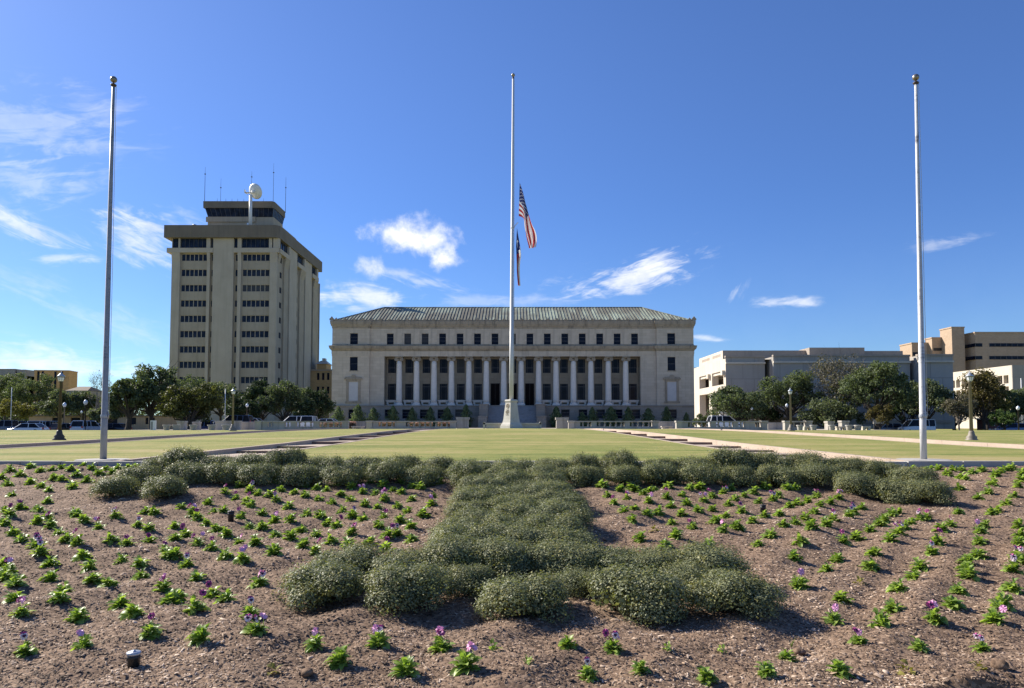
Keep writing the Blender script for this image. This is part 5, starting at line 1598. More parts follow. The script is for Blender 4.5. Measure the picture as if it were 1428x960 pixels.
holes = [(y0 + 1.2, y0 + 6.2, zl + .7, zl + 1.15), (y0 + 8, y0 + 13.2, zl + .7, zl + 1.15)]
b.wall(T2, y0 - .02, Dep, zl - .3, zu, holes, .5)
b.build('top_storey_end', M['concrete_white'], rh)  # paler copy on the sunward end, sunlight painted into the concrete
b = MB(); b.quad((RXU + .5, y0, zl), (RXU + .5, Dep, zl), (RXU + .5, Dep, zu), (RXU + .5, y0, zu)); b.build('top_storey_recess', M['shaded_recess_stone'], rh)

# ------------------------------------------------------------------ tan brick block, far right
BD = 205.0
tb = thing('brick_block', (0, BD, 1.0), 'stepped tan brick building with dark ribbon windows rising behind the concrete hall', 'building')
def bz(py, D): return WZ(py, D) - 1.0
def bblock(pxf, pxn, pxr, pyt, D, name='wall', deep=20):
    """pxf..pxn is the receding left face, pxn..pxr the front"""
    xn = WX(pxn, pyt, D); xr = WX(pxr, pyt, D)
    d2 = D * (CXP - pxn) / (CXP - pxf) - D
    b = MB(); b.box(xn, xr, D - BD, D - BD + max(d2, 3), 0, bz(pyt, D))
    b.box(xn - .15, xr + .1, D - BD - .12, D - BD + max(d2, 3) + .1, bz(pyt, D) + .003, bz(pyt, D) + .35)
    return b.build(name, M['tan_brick'], tb)
bblock(1254.8, 1271.5, 1296, 479.6, 212)
bblock(1290, 1299.5, 1318, 472.2, 210)
bblock(1310.6, 1327.0, 1344.6, 457.6, 205)
bblock(1343.4, 1359.6, 1510, 464.8, 203)
def bstrip(p0, p1, q0, q1, D):
    a, c = WX(p0, q0, D), WX(p1, q0, D)
    o = MB().box(a, c, D - BD - .06, D - BD + .1, bz(q1, D), bz(q0, D)).build('window', M['window_glass'], tb)
    f = MB(); n = max(1, int((c - a) / 1.5))
    for k in range(n + 1): f.box(a + (c - a) * k / n - .05, a + (c - a) * k / n + .05, D - BD - .09, D - BD - .061, bz(q1, D) - .02, bz(q0, D) + .02)
    f.build('window_frame', M['dark_frame'], o)
for q0, q1 in ((479, 483.8), (496.8, 501.5)):
    bstrip(1360.0, 1369.5, q0, q1, 203); bstrip(1379.5, 1505, q0, q1, 203)
    x = WX(1359.6, q0, 203) 
    o = MB().box(x - .07, x + .05, -1.9, 4.6, bz(q1, 203), bz(q0, 203)).build('window', M['window_glass'], tb)
bstrip(1273, 1280, 491.5, 496, 212); bstrip(1302, 1313, 485.5, 489.5, 210)

# ------------------------------------------------------------------ white concrete block, right edge
ED = 150.0
eb = thing('white_concrete_block', (0, ED, .9), 'white concrete building with a grid of recessed windows at the right edge', 'building')
EX = WX(1411, 530, ED)
ez = WZ(509.6, ED) - .9
T = lambda u, w, d: (EX + d, u, w)
b = MB(); holes = []
for k in range(6):
    u = 1.0 + k * 4.1
    for z0, z1 in ((ez - 3.6, ez - 1.9), (ez - 6.4, ez - 4.2), (ez - 10.2, ez - 7.4)): holes += [(u, u + 1.5, z0, z1), (u + 1.9, u + 3.5, z0, z1)]
b.wall(T, 0, 27, 0, ez, holes, .8); b.build('wall', M['concrete_white'], eb)
b = MB(); b.box(EX + .85, EX + 40, .5, 26.5, 0, ez - .3); b.build('inner_wall', M['base_stone'], eb)
b = MB(); b.box(EX - .01, EX + 45, -.25, -.0, 0, ez + .002); b.build('front_wall', M['concrete_grey_shaded'], eb)  # white building's front in darker concrete, its shade painted into the colour
b = MB(); b.box(EX - 1.6, EX - .01, -2.2, 18, ez - 7.2, ez - 6.6); b.box(EX - 1.6, EX + 3.4, -2.2, -.26, ez - 7.2, ez - 6.6); b.build('canopy', M['concrete_white'], eb)

# ------------------------------------------------------------------ far left blocks, low brick range, pavilion behind the tower
b_ = thing('ochre_block', (WX(47.7, 530, 250), 250, .8), 'ochre brick building with dark upright slits above the far trees', 'building', None, R(9))
b = MB(); z = WZ(517.2, 250) - .8; b.box(0, 10.7, 0, 7, 0, z); b.build('wall', M['ochre_brick'], b_)
for x in (.9, 2.3, 6.2, 8.2):
    MB().box(x, x + .7, -.05, .03, z - 8, z - .2).build('window', M['window_glass'], b_)
b = MB(); b.box(-.15, 10.85, -.15, 7.1, z + .004, z + .25); b.build('parapet', M['tan_render'], b_)
b_ = thing('grey_block', (WX(1.5, 530, 262), 262, .8), 'grey windowless building with a notched parapet at the left edge', 'building')
b = MB(); z = WZ(515.6, 262) - .8; k = 262 / FPX
b.box(-6, 19 * k, 0, 12, 0, z); b.box(21.5 * k, 25.5 * k, .2, 10, 0, z); b.box(28.5 * k, 33 * k, .2, 10, 0, z); b.box(19 * k + .01, 33 * k, 1.2, 9, 0, z - 2.2); b.build('wall', M['grey_render'], b_)
b = MB(); b.box(-6.2, 19 * k + .15, -.15, 12.1, z + .004, z + .22); b.build('parapet', M['cap_concrete'], b_)
b_ = thing('slate_roofed_house', (WX(107, 560, 240), 240, .8), 'low house whose grey roof just shows above the pale trees', 'house')
k = 240 / FPX; z = WZ(545, 240) - .8
b = MB(); b.box(-15 * k, 15 * k, 0, 9, 0, z); b.build('wall', M['grey_render'], b_)
b = MB(); zr = WZ(541, 240) - .8
b.add([(-16 * k, -.4, z), (16 * k, -.4, z), (16 * k, 9.4, z), (-16 * k, 9.4, z), (-9 * k, 4.5, zr + .6), (9 * k, 4.5, zr + .6)], [(0, 1, 5, 4), (1, 2, 5), (2, 3, 4, 5), (3, 0, 4)]); b.build('roof', M['cap_concrete'], b_)
LD = 128.0
b_ = thing('low_brick_range', (0, LD, .8), 'long low tan brick range behind the parked cars', 'building')
x0, x1_ = WX(40, 590, LD), WX(222, 590, LD); z = WZ(581, LD) - .8
holes = [(x0 + 4 + i * 3.2, x0 + 5.6 + i * 3.2, .02 if i % 3 == 0 else .9, 2.1) for i in range(6)]
b = MB(); b.wall(front_t(0), x0, x1_, 0, z, holes, .3); b.quad((x0, 0, z), (x1_, 0, z), (x1_, 12, z), (x0, 12, z)); b.quad((x1_, 0, 0), (x1_, 12, 0), (x1_, 12, z), (x1_, 0, z)); b.build('wall', M['tan_render'], b_)
b = MB(); b.box(x0 - .2, x1_ + .2, -.25, 12, z + .003, z + .22); b.build('roof', M['cap_concrete'], b_)
for h_ in holes: MB().box(h_[0] + .01, h_[1] - .01, .26, .29, h_[2] + .01, h_[3] - .01).build('window', M['window_glass'], b_)
VD = 235.0
b_ = thing('tan_pavilion', (WX(439, 540, VD), VD, .8), 'small tan brick building with a pale tiled roof between the tower and the hall', 'building')
k = VD / FPX; z = WZ(516, VD) - .8
b = MB(); b.box(-2, 26 * k, 0, 8, 0, z); b.box(2 * k, 15 * k, .5, 7, z, z + 1.9); b.build('wall', M['ochre_brick'], b_)  # bright ochre puts sunlight into walls that lie in the tower's shadow
b = MB(); b.add([(0, 0, z + 1.91), (17 * k, 0, z + 1.91), (17 * k, 7.5, z + 1.91), (0, 7.5, z + 1.91), (4 * k, 3.5, z + 3.2), (12 * k, 3.5, z + 3.2)], [(0, 1, 5, 4), (1, 2, 5), (2, 3, 4, 5), (3, 0, 4), (3, 2, 1, 0)]); b.box(7 * k, 11 * k, 2.5, 4.5, z + 2.6, z + 3.9); b.build('roof', M['concrete_white'], b_)
b = MB(); b.box(-2.2, 26.5 * k, -.25, -.01, z - .4, z + .15); b.build('cornice', M['tan_render'], b_)
for i in range(3):
    for zz in (z - 3.2, z - 7.5): MB().box((3 + i * 7) * k, (6.2 + i * 7) * k, -.04, .02, zz, zz + 2.2).build('window', M['window_glass'], b_)

# ------------------------------------------------------------------ balustrades, piers, urns in front of the hall
QD = 78.0
def qx(px): return WX(px, 593, QD)
def balustrade(p0, p1, py_top, label, gaps, D=QD, end=True):
    x0, x1 = WX(p0, 593, D), WX(p1, 593, D)
    zb_ = z_ground(0 if abs(x0) < 14 else x0, D) - .06
    zb_ = min(zb_, z_ground((x0 + x1) / 2, D) - .05)
    t = thing('balustrade', ((x0 + x1) / 2, D, zb_), label, 'balustrade', 'stone balustrades before the hall')
    L = x1 - x0; h = WZ(py_top, D) - zb_
    b = MB(); b.box(-L / 2 + .62, L / 2 - .62, -.22, .22, 0, h * .40); b.build('wall', M['balustrade'], t)
    b = MB(); b.box(-L / 2 + .6, L / 2 - .6, -.27, .27, h * .87, h); b.build('rail', M['balustrade'], t)
    for s in (-1, 1):
        b = MB(); a = s * (L / 2 - .31); b.box(a - .31, a + .31, -.33, .33, 0, h * .86); b.box(a - .37, a + .37, -.40, .40, h * .861, h + .03); b.build('pier', M['balustrade'], t)
    inner = L - 1.3; n = int(inner / .56)
    bal = MB().lathe([(.10, h * .401), (.075, h * .45), (.115, h * .57), (.085, h * .68), (.055, h * .75), (.10, h * .82), (.10, h * .869)], n=8).mesh('baluster', M['balustrade'], True)
    runs = []
    for i in range(n):
        u = (i + .5) / n; x = -inner / 2 + inner * u
        if any(a <= u < c for a, c in gaps): runs.append((x - inner / n / 2, x + inner / n / 2))
        else: o = link('baluster', bal, t); o.location = (x, 0, 0)
    k = 0
    while k < len(runs):
        a, c = runs[k]
        while k + 1 < len(runs) and abs(runs[k + 1][0] - c) < .01: k += 1; c = runs[k][1]
        MB().box(a, c - .002, -.18, .18, h * .402, h * .868).build('panel', M['balustrade'], t); k += 1
    return t
balustrade(357.5, 486, 587.4, 'long balustrade with few openings, leftmost, before the parked cars', [(0, .10), (.14, .30), (.36, .42), (.62, .70)])
balustrade(511.5, 636, 587.2, 'balustrade with red flowers showing through, left of the hall steps', [(0, .06), (.32, .40), (.68, .74)])
balustrade(792.5, 917.5, 587.2, 'balustrade with open balusters, right of the hall steps', [(0, .05), (.22, .30), (.62, .70)])
balustrade(942.5, 1069, 587.4, 'rightmost long balustrade, in front of the loggia end', [(.02, .06), (.34, .46), (.62, .70), (.8, .9)])
balustrade(1093, 1131, 587.4, 'short balustrade beside the lamp, nearest the right urns', [])
def small_pier(px, w_, py0, D, label, depth=.9):
    x = WX(px, 590, D); zb_ = z_ground(x, D) - .05
    t = thing('stone_pier', (x, D, zb_), label, 'stone pier', 'squat stone piers before the hall')
    h = WZ(py0, D) - zb_; a = w_ * D / FPX
    b = MB(); b.frustum(0, 0, 0, h * .82, a, depth, a * .96, depth * .96); b.build('shaft', M['balustrade'], t)
    b = MB(); b.frustum(0, 0, h * .821, h, a * 1.12, depth * 1.1, a * 1.12, depth * 1.1); b.build('cap', M['balustrade'], t)
small_pier(645.5, 16, 582.2, QD + 2, 'squat stone pier left of the flagpole bench'); small_pier(783.5, 16, 582.6, QD + 2, 'squat stone pier right of the flagpole bench')
small_pier(254, 9.5, 587.2, QD + 1, 'squat stone pier behind the left urns, under the olive tree'); small_pier(274.5, 7.5, 588.4, QD + 3, 'small stone pier by the dark blue truck')
small_pier(1156.5, 9, 587.6, QD + 1, 'capped stone pier left of the rightmost urns'); small_pier(1176.5, 10, 586.8, QD + 1, 'tallest capped stone pier among the right urns')
def low_wall(p0, p1, py0, py1, D, label, mtl='balustrade'):
    x0, x1 = WX(p0, 593, D), WX(p1, 593, D); z0 = z_ground((x0 + x1) / 2, D) - .1
    t = thing('low_wall', ((x0 + x1) / 2, D, z0), label, 'wall')
    L = x1 - x0; h = WZ(py0, D) - z0
    b = MB(); b.box(-L / 2, L / 2, -.2, .2, 0, h - .14); b.build('wall', M[mtl], t)
    b = MB(); b.box(-L / 2 - .05, L / 2 + .05, -.26, .26, h - .138, h); b.build('coping', M[mtl], t)
low_wall(486, 512, 587.8, 598, QD + 3.5, 'low wall closing the gap between the two left balustrades')
low_wall(917, 943, 587.8, 598, QD + 3.5, 'low wall closing the gap between the two right balustrades')
low_wall(301, 336, 587.0, 600, QD + 2, 'low shaded wall behind the lamp, left of the first balustrade')
low_wall(336.5, 357, 588.5, 600, QD + 4, 'short low wall between the lamp and the first balustrade')
low_wall(1070, 1092, 589.5, 600, QD + 3.5, 'low wall right of the loggia balustrade')
def urn(px, w_, py0, pyb, D, label):
    x = WX(px, 595, D); zb_ = WZ(pyb, D); a = w_ * D / FPX; h = WZ(py0, D) - zb_
    t = thing('planter_urn', (x, D, zb_ - .04), label, 'planter', 'tapered stone planters before the hall')
    b = MB(); b.lathe([(a * .33, 0), (a * .35, h * .1), (a * .36, h * .14), (a * .44, h * .7), (a * .46, h * .82)], n=18); b.build('bowl', M['urn_stone'], t, True)
    b = MB(); b.lathe([(a * .46, h * .821), (a * .54, h * .86), (a * .54, h * 1.02), (a * .44, h * 1.03), (a * .42, h * .95)], n=18); b.build('rim', M['urn_stone'], t)
    b = MB().lathe([(a * .41, h * .93), (a * .2, h * .97), (.01, h * .97)], n=12); b.build('soil', M['mulch'], t)
for px, w_, lb in ((232.5, 10, 'tapered stone planter, leftmost of five under the olive tree'), (246, 11, 'tapered stone planter, second of the five on the left'), (269.5, 10, 'tapered stone planter before the small stone pier'), (295.5, 11, 'tapered stone planter before the dark blue truck'), (315, 10.5, 'tapered stone planter left of the tall lamp')):
    urn(px, w_, 592.3, 600.6, 74, lb)
for px, w_, lb in ((1115.5, 9, 'tapered stone planter just right of the tall lamp'), (1134.5, 9.5, 'tapered stone planter beside the low white slab'), (1160, 9, 'tapered stone planter before the capped pier'), (1184, 9.5, 'tapered stone planter, second from right of the right-hand group'), (1196.5, 10, 'tapered stone planter, rightmost of all')):
    urn(px, w_, 592.6, 601.4, 74, lb)
def slab(p0, p1, py0, D, label):
    x0, x1 = WX(p0, 598, D), WX(p1, 598, D); z0 = z_ground((x0 + x1) / 2, D) - .04
    t = thing('slab_bench', ((x0 + x1) / 2, D, z0), label, 'bench'); L = x1 - x0; h = max(.42, WZ(py0, D) - z0)
    b = MB(); b.box(-L / 2, L / 2, -.25, .25, h - .12, h); b.build('seat', M['concrete_white'], t)
    for s in (-1, 1):
        b = MB(); b.box(s * L * .33 - .12, s * L * .33 + .12, -.2, .2, 0, h - .121); b.build('leg', M['concrete_white'], t)
slab(1120.5, 1130, 597.6, 75.5, 'low white stone bench left of the second right planter'); slab(1165, 1180, 598.2, 75.5, 'low white stone bench before the tallest pier'); slab(1201.5, 1213, 599.6, 75, 'low white stone bench right of the last planter')
slab(490, 508, 594.5, 79.5, 'stone bench in the gap between the left balustrades'); slab(922, 938, 594.5, 79.5, 'stone bench in the gap between the right balustrades')

# ------------------------------------------------------------------ lamps
def lamp(px, pyb, pyt, D, mtl, label, base=True, kind='lantern', group='lamp posts round the lawns'):
    x = WX(px, (pyb + pyt) / 2, D); z0 = WZ(pyb, D) if D < 80 else 1.05 if abs(x) < 40 else z_out(D)
    h = WZ(pyt, D) - z0
    t = thing('street_lamp', (x, D, z0 - .03), label, 'street lamp', group)
    s = h / 3.36
    if base:
        b = MB(); b.lathe([(.30 * s, 0), (.30 * s, .06 * s), (.22 * s, .12 * s), (.24 * s, .20 * s), (.15 * s, .30 * s), (.13 * s, .42 * s), (.10 * s, .50 * s)], n=16); b.build('base', M[mtl], t, True)
    b = MB(); b.lathe([(.085 * s, .45 * s if base else 0), (.055 * s, h * .835), (.09 * s, h * .84), (.09 * s, h * .852)], n=12); b.build('post', M[mtl], t, True)
    if kind == 'lantern':
        b = MB(); b.lathe([(.09 * s, h * .853), (.125 * s, h * .862), (.165 * s, h * .912)], n=8); o = b.build('lantern', M['lamp_glass'], t)
        b = MB()
        for k in range(8):
            a = 2 * math.pi * k / 8; c, q = math.cos(a), math.sin(a)
            b.tube([(.128 * s * c, .128 * s * q, h * .862), (.170 * s * c, .170 * s * q, h * .912)], [.009 * s] * 2, 4)
        b.lathe([(.165 * s, h * .908), (.18 * s, h * .912), (.165 * s, h * .917)], n=8); b.build('cage', M[mtl], o)
        b = MB(); b.lathe([(.19 * s, h * .9175), (.16 * s, h * .935), (.08 * s, h * .955), (.06 * s, h * .968), (.025 * s, h * .974), (.03 * s, h * .983), (.008 * s, h)], n=12); b.build('roof', M['lamp_roof'], t, True)
    else:
        b = MB(); b.lathe([(.08 * s, h * .853), (.16 * s, h * .885), (.19 * s, h * .925), (.15 * s, h * .965), (.06 * s, h * .99), (.01 * s, h)], n=14); b.build('globe', M['lamp_glass'], t, True)
lamp(84, 613.6, 517, 36, 'lamp_dark', 'tall dark lamp post on the lawn left of the left flagpole')
lamp(325, 600.6, 540.5, 57, 'lamp_bronze', 'lamp post with a lantern at the left end of the balustrades')
lamp(1102.5, 600.6, 540.5, 57, 'lamp_bronze', 'lamp post with a lantern beside the right planters')
lamp(1353.5, 614.8, 516.5, 36, 'lamp_bronze', 'tall tan lamp post on the lawn right of the white flagpole')
G = 'small globe lamps along the road'
lamp(89.5, 598, 561, 102, 'lamp_bronze', 'small globe lamp just behind the tall dark lamp post', False, 'globe', G)
lamp(119, 598, 557.3, 96, 'lamp_dark', 'small globe lamp between the dark lamp post and the left flagpole', False, 'globe', G)
lamp(113.5, 598, 572.5, 118, 'lamp_bronze', 'short distant globe lamp among the parked cars', False, 'globe', G)
lamp(344.3, 592, 562.5, 100, 'lamp_dark', 'small globe lamp just right of the left lantern', False, 'globe', G)
lamp(1048.8, 594, 567.5, 100, 'lamp_dark', 'small globe lamp under the loggia oak', False, 'globe', G)
lamp(1097.5, 596, 562.5, 101, 'lamp_dark', 'small globe lamp just left of the right lantern', False, 'globe', G)
lamp(1009, 592, 562, 106, 'lamp_dark', 'small globe lamp over the white car at the loggia', False, 'globe', G)
lamp(1420, 600, 565.8, 88, 'lamp_dark', 'globe lamp near the right edge beside the blue cars', False, 'globe', G)
def white_pole(px, pyb, pyt, D, label, r=.06):
    x = WX(px, pyb, D); z0 = 1.05 if abs(x) < 40 else z_out(D); h = WZ(pyt, D) - z0
    t = thing('sign_pole', (x, D, z0 - .05), label, 'pole')
    MB().lathe([(r, 0), (r * .8, h)], n=8).build('post', M['white_paint'], t, True); MB().ball((0, 0, h), r * 1.2, 8, 6).build('cap', M['white_paint'], t, True)
white_pole(313.4, 590, 543, 92, 'slim white pole left of the lantern by the balustrade'); white_pole(14.6, 598, 541, 112, 'slim grey pole before the round yellow tree'); white_pole(1394.5, 594, 551, 108, 'slim white pole behind the small green tree at right')
white_pole(1426, 590, 528, 118, 'slim pole at the right edge before the white block', .08)
t = thing('marker_post', (WX(213.8, 590, 78), 78, 1.0), 'white marker post with a dark face under the big oak', 'post')
MB().box(-.28, .28, -.1, .1, 0, 1.05).build('panel', M['white_paint'], t); MB().box(-.23, .0, -.11, -.101, .1, .95).build('face', M['grey_render'], t)
t = thing('kiosk', (WX(1383, 592, 115), 115, .75), 'maroon kiosk with a white notice and flat white roof at right', 'kiosk')
MB().box(-1.3, 1.3, 0, 1.6, 0, 1.75).build('body', M['maroon'], t); MB().box(-1.5, 1.6, -.2, 1.8, 1.751, 1.93).build('roof', M['white_paint'], t); MB().box(-.1, .5, -.03, -.002, .7, 1.25).build('notice', M['white_paint'], t)
t = thing('notice_board', (WX(1228, 594, 92), 92, .36), 'pale notice board on two posts under the right oak', 'notice board')
MB().box(-.9, .9, -.06, .06, 1.4, 1.9).build('board', M['concrete_white'], t)
for s in (-.8, .8): MB().box(s - .05, s + .05, -.04, .04, 0, 1.399).build('leg', M['dark_frame'], t)
t = thing('bus_shelter', (WX(1107, 585, 109), 109, .36), 'flat-roofed shelter in the shade of the right oaks', 'shelter')
MB().box(-5.2, 4.2, -1.2, 2.2, 3.0, 3.3).build('roof', M['cap_concrete'], t)
for s in (-4.8, -1.6, 1.4, 3.9): MB().box(s - .1, s + .1, -.1, .1, 0, 2.999).build('post', M['concrete_grey_shaded'], t)
MB().box(-5, 4, 1.9, 2.1, 0, 2.4).build('back_wall', M['base_stone'], t)
# two white stone figures on plinths by the loggia
def statue(px, pyb, pyt, D, label):
    x = WX(px, 580, D); z0 = WZ(pyb, D); h = WZ(pyt, D) - z0
    t = thing('statue', (x, D, .8), label, 'statue')
    dz = z0 - .8
    b = MB(); b.box(-.55, .55, -.5, .5, 0, dz - .1); b.box(-.65, .65, -.6, .6, dz - .099, dz); b.build('plinth', M['concrete_white'], t)
    b = MB(); b.lathe([(.42, dz + .001), (.38, dz + h * .15), (.30, dz + h * .4), (.36, dz + h * .55), (.42, dz + h * .72), (.30, dz + h * .80), (.11, dz + h * .84), (.12, dz + h * .87), (.17, dz + h * .92), (.14, dz + h * .97), (.03, dz + h)], n=14)
    b.v = [(x_ * (1 + .15 * math.sin(z_ * 3)) + .12 * math.sin(z_ * 1.4), y_ * .75, z_) for x_, y_, z_ in b.v]
    b.tube([(.34, 0, dz + h * .74), (.5, -.15, dz + h * .6), (.25, -.3, dz + h * .52)], [.12, .10, .07], 8)
    b.build('figure', M['white_paint'], t, True)
statue(1006.3, 585, 570.3, 109, 'taller white draped statue beside the loggia oak'); statue(1011.5, 584, 573, 109, 'shorter white draped statue right of its taller twin')

# ------------------------------------------------------------------ vehicles
PAINT = {}
def paint(name, c):
    if name not in PAINT: PAINT[name] = m_flat('paint_' + name, c, .28, .0, .5, .8, var=.03)
    return PAINT[name]
def car(px, D, rz, kind, colour, label, z=None):
    z = 1.062 if abs(WX(px, 596, D)) < 40.5 else .364
    t = thing({'sedan': 'parked_car', 'suv': 'parked_suv', 'van': 'passenger_van', 'pickup': 'pickup_truck'}[kind], (WX(px, 596, D), D, z), label, {'sedan': 'car', 'suv': 'car', 'van': 'van', 'pickup': 'truck'}[kind], 'vehicles parked along the road', R(rz))
    L, W, H, hood = {'sedan': (4.7, 1.8, 1.45, .78), 'suv': (4.8, 1.9, 1.78, .98), 'van': (5.4, 2.0, 2.05, 1.08), 'pickup': (5.6, 2.0, 1.85, 1.05)}[kind]
    gc, wr = .24, .34
    # body: stations along the length (x, half width, bottom, top)
    st = {'sedan': [(-.50, .80, .42, .72), (-.48, .92, .28, .86), (-.40, .98, gc, .90), (-.15, 1, gc, .92), (.12, 1, gc, .90), (.30, .98, gc, .84), (.46, .90, .28, .72), (.50, .78, .38, .60)],
          'suv': [(-.50, .86, .45, .95), (-.485, .95, .30, 1.05), (-.40, .99, gc, 1.08), (-.1, 1, gc, 1.08), (.18, 1, gc, 1.06), (.32, .98, gc, 1.02), (.47, .92, .30, .92), (.50, .84, .42, .76)],
          'van': [(-.50, .90, .45, 1.05), (-.49, .97, .30, 1.15), (-.3, 1, gc, 1.16), (.1, 1, gc, 1.16), (.34, .98, gc, 1.12), (.46, .93, .30, .98), (.50, .84, .42, .80)],
          'pickup': [(-.50, .92, .45, 1.02), (-.49, .97, .34, 1.06), (-.2, 1, gc, 1.06), (.1, 1, gc, 1.08), (.3, 1, gc, 1.08), (.47, .94, .32, 1.02), (.50, .88, .42, .84)]}[kind]
    cab = {'sedan': [(-.42, .90), (-.27, H - .02), (-.02, H), (.10, H - .04), (.27, .86)], 'suv': [(-.49, 1.05), (-.44, H - .04), (-.1, H), (.08, H - .05), (.24, 1.04)], 'van': [(-.495, 1.15), (-.485, H - .03), (-.1, H), (.20, H - .06), (.37, 1.10)], 'pickup': [(-.12, 1.06), (-.10, H - .03), (.05, H), (.16, H - .05), (.28, 1.07)]}[kind]
    b = MB(); n = 10; rings = []
    for u, hw, z0, z1 in st:
        w2 = W / 2 * hw; x = u * L; mid = z0 + (z1 - z0) * .55
        rings.append([(x, -w2 * .90, z0), (x, -w2, z0 + .10), (x, -w2, mid), (x, -w2 * .95, z1 - .05), (x, -w2 * .86, z1), (x, w2 * .86, z1), (x, w2 * .95, z1 - .05), (x, w2, mid), (x, w2, z0 + .10), (x, w2 * .90, z0)])
    o = len(b.v)
    for r_ in rings: b.v.extend(r_)
    for i in range(len(rings) - 1):
        for k in range(n): b.f.append((o + i * n + k, o + i * n + (k + 1) % n, o + (i + 1) * n + (k + 1) % n, o + (i + 1) * n + k)); b.mi.append(0)
    b.f.append(tuple(o + k for k in range(n))); b.mi.append(0); b.f.append(tuple(o + (len(rings) - 1) * n + k for k in reversed(range(n)))); b.mi.append(0)
    # roof panel and pillars
    top = [c for c in cab if c[1] > H - .1]
    rw = W / 2 * .76; bw = W / 2 * .90
    b.add([(top[0][0] * L, -rw, top[0][1]), (top[-1][0] * L, -rw, top[-1][1]), (top[-1][0] * L, rw, top[-1][1]), (top[0][0] * L, rw, top[0][1]), (top[0][0] * L + .05, -rw * .95, H + .03), (top[-1][0] * L - .1, -rw * .95, H + .01), (top[-1][0] * L - .1, rw * .95, H + .01), (top[0][0] * L + .05, rw * .95, H + .03)], [(4, 5, 6, 7), (0, 1, 5, 4), (1, 2, 6, 5), (2, 3, 7, 6), (3, 0, 4, 7)])
    c0, c1 = cab[0], cab[-1]
    pil = [(c0, top[0]), (c1, top[-1]), ((-.10 if kind == 'sedan' else (c0[0] + c1[0]) / 2 - .02, c0[1]), ((-.10 if kind == 'sedan' else (c0[0] + c1[0]) / 2 - .02), H - .02))]
    if kind in ('suv', 'van'): pil.append(((-.30, c0[1]), (-.30, H - .03)))
    for (xa_, za_), (xb_, zb2) in pil:
        for s in (-1, 1): b.tube([(xa_ * L, s * bw * 1.005, za_ - .03), (xb_ * L, s * rw * 1.02, zb2)], [.055, .05], 5)
    body = b.build('body', paint(colour[0], colour[1]), t, False)
    g = MB()
    P = [(x * L, z_) for x, z_ in cab]; m_ = len(P)
    hw_ = [bw * .985 if z_ < H - .12 else rw * .985 for x, z_ in P]
    g.add([(x, -w2, z_ - .012) for (x, z_), w2 in zip(P, hw_)] + [(x, w2, z_ - .012) for (x, z_), w2 in zip(P, hw_)], [tuple(range(m_)), tuple(range(2 * m_ - 1, m_ - 1, -1))] + [(i, i + 1, m_ + i + 1, m_ + i) for i in range(m_ - 1)])
    g.build('window_glass', M['car_glass'], t)
    for sx in (-.30, .31):
        for s in (-1, 1):
            w_ = MB().lathe([(wr * .7, -.11), (wr, -.09), (wr, .09), (wr * .7, .11)], n=18); w_.v = [(x_, z_, y_) for x_, y_, z_ in w_.v]
            wo_ = w_.build('wheel', M['rubber'], t, False); wo_.location = (sx * L, s * (W / 2 - .10), wr)
            r_ = MB().lathe([(.02, .115 * s), (wr * .62, .113 * s), (wr * .62, .10 * s)], n=14); r_.v = [(x_, z_, y_) for x_, y_, z_ in r_.v]
            r_.build('rim', M['rim'], wo_)
    zl_ = {'sedan': .62, 'suv': .82, 'van': .84, 'pickup': .86}[kind]
    for s in (-1, 1):
        MB().box(L * .475, L * .497, s * W * .36 - .17, s * W * .36 + .17, zl_ - .02, zl_ + .13).build('headlight', M['headlight'], t)
        MB().box(-L * .502, -L * .48, s * W * .40 - .10, s * W * .40 + .10, zl_ + .03, zl_ + .28).build('tail_light', M['taillight'], t)
    return t
WHITE, SILVER, NAVY, GREY, BLACK, BLUE = ('white', (.72, .72, .71)), ('silver', (.40, .42, .45)), ('navy', (.02, .028, .055)), ('grey', (.12, .125, .135)), ('black', (.012, .012, .014)), ('blue', (.055, .10, .22))
car(1, 101, 95, 'sedan', NAVY, 'dark blue car cut off by the left edge', .84)
car(14, 99, 188, 'pickup', GREY, 'grey pickup nose showing left of the white sedan', .86)
car(33.5, 103.5, 180, 'suv', NAVY, 'dark blue car whose roof shows behind the white sedan', .84)
car(39.5, 96, 181, 'sedan', WHITE, 'white sedan parked side-on in front, near the left edge', .93)
car(58, 102, 97, 'suv', SILVER, 'silver blue car just right of the white sedan', .9)
car(73.5, 104, 94, 'suv', GREY, 'grey car with red tail lights left of the dark lamp post', .9)
car(87, 100, 92, 'sedan', BLACK, 'black car right behind the tall dark lamp post', .9)
car(103, 103, 130, 'sedan', WHITE, 'white car angled between the two small globe lamps', .9)
car(123, 98, 86, 'suv', ('pale_blue', (.45, .52, .62)), 'pale blue hatchback with a white roof below a globe lamp', .86)
car(137, 102, 92, 'sedan', GREY, 'dark grey car just left of the left flagpole', .86)
car(157, 104, 178, 'sedan', BLACK, 'black car side-on just right of the left flagpole', .74)
car(291, 107, 182, 'pickup', ('deep_blue', (.02, .032, .11)), 'dark blue pickup behind the left planters', .72)
car(326, 97, 180, 'suv', NAVY, 'dark blue car behind the low shaded wall', 1.02)
car(346.5, 102, 178, 'sedan', SILVER, 'silver car right of the left lantern post', 1.2)
car(409, 104, 180, 'suv', ('ice_silver', (.55, .57, .60)), 'silver car behind the leftmost balustrade', 1.0)
car(433, 105, 92, 'suv', WHITE, 'white car behind the leftmost balustrade, seen from the front', .98)
car(453, 110, 176, 'sedan', WHITE, 'white car by the corner of the hall', 1.3)
car(1012, 102, 3, 'suv', WHITE, 'white car half hidden by the rightmost long balustrade', .84)
VAN = car(1278, 98, 182, 'van', WHITE, 'white passenger van behind the white flagpole', .93)
VAN.scale = (.80, .82, .95)
car(1246, 101, 0, 'sedan', GREY, 'grey car in deep shade behind the right oak', .85)
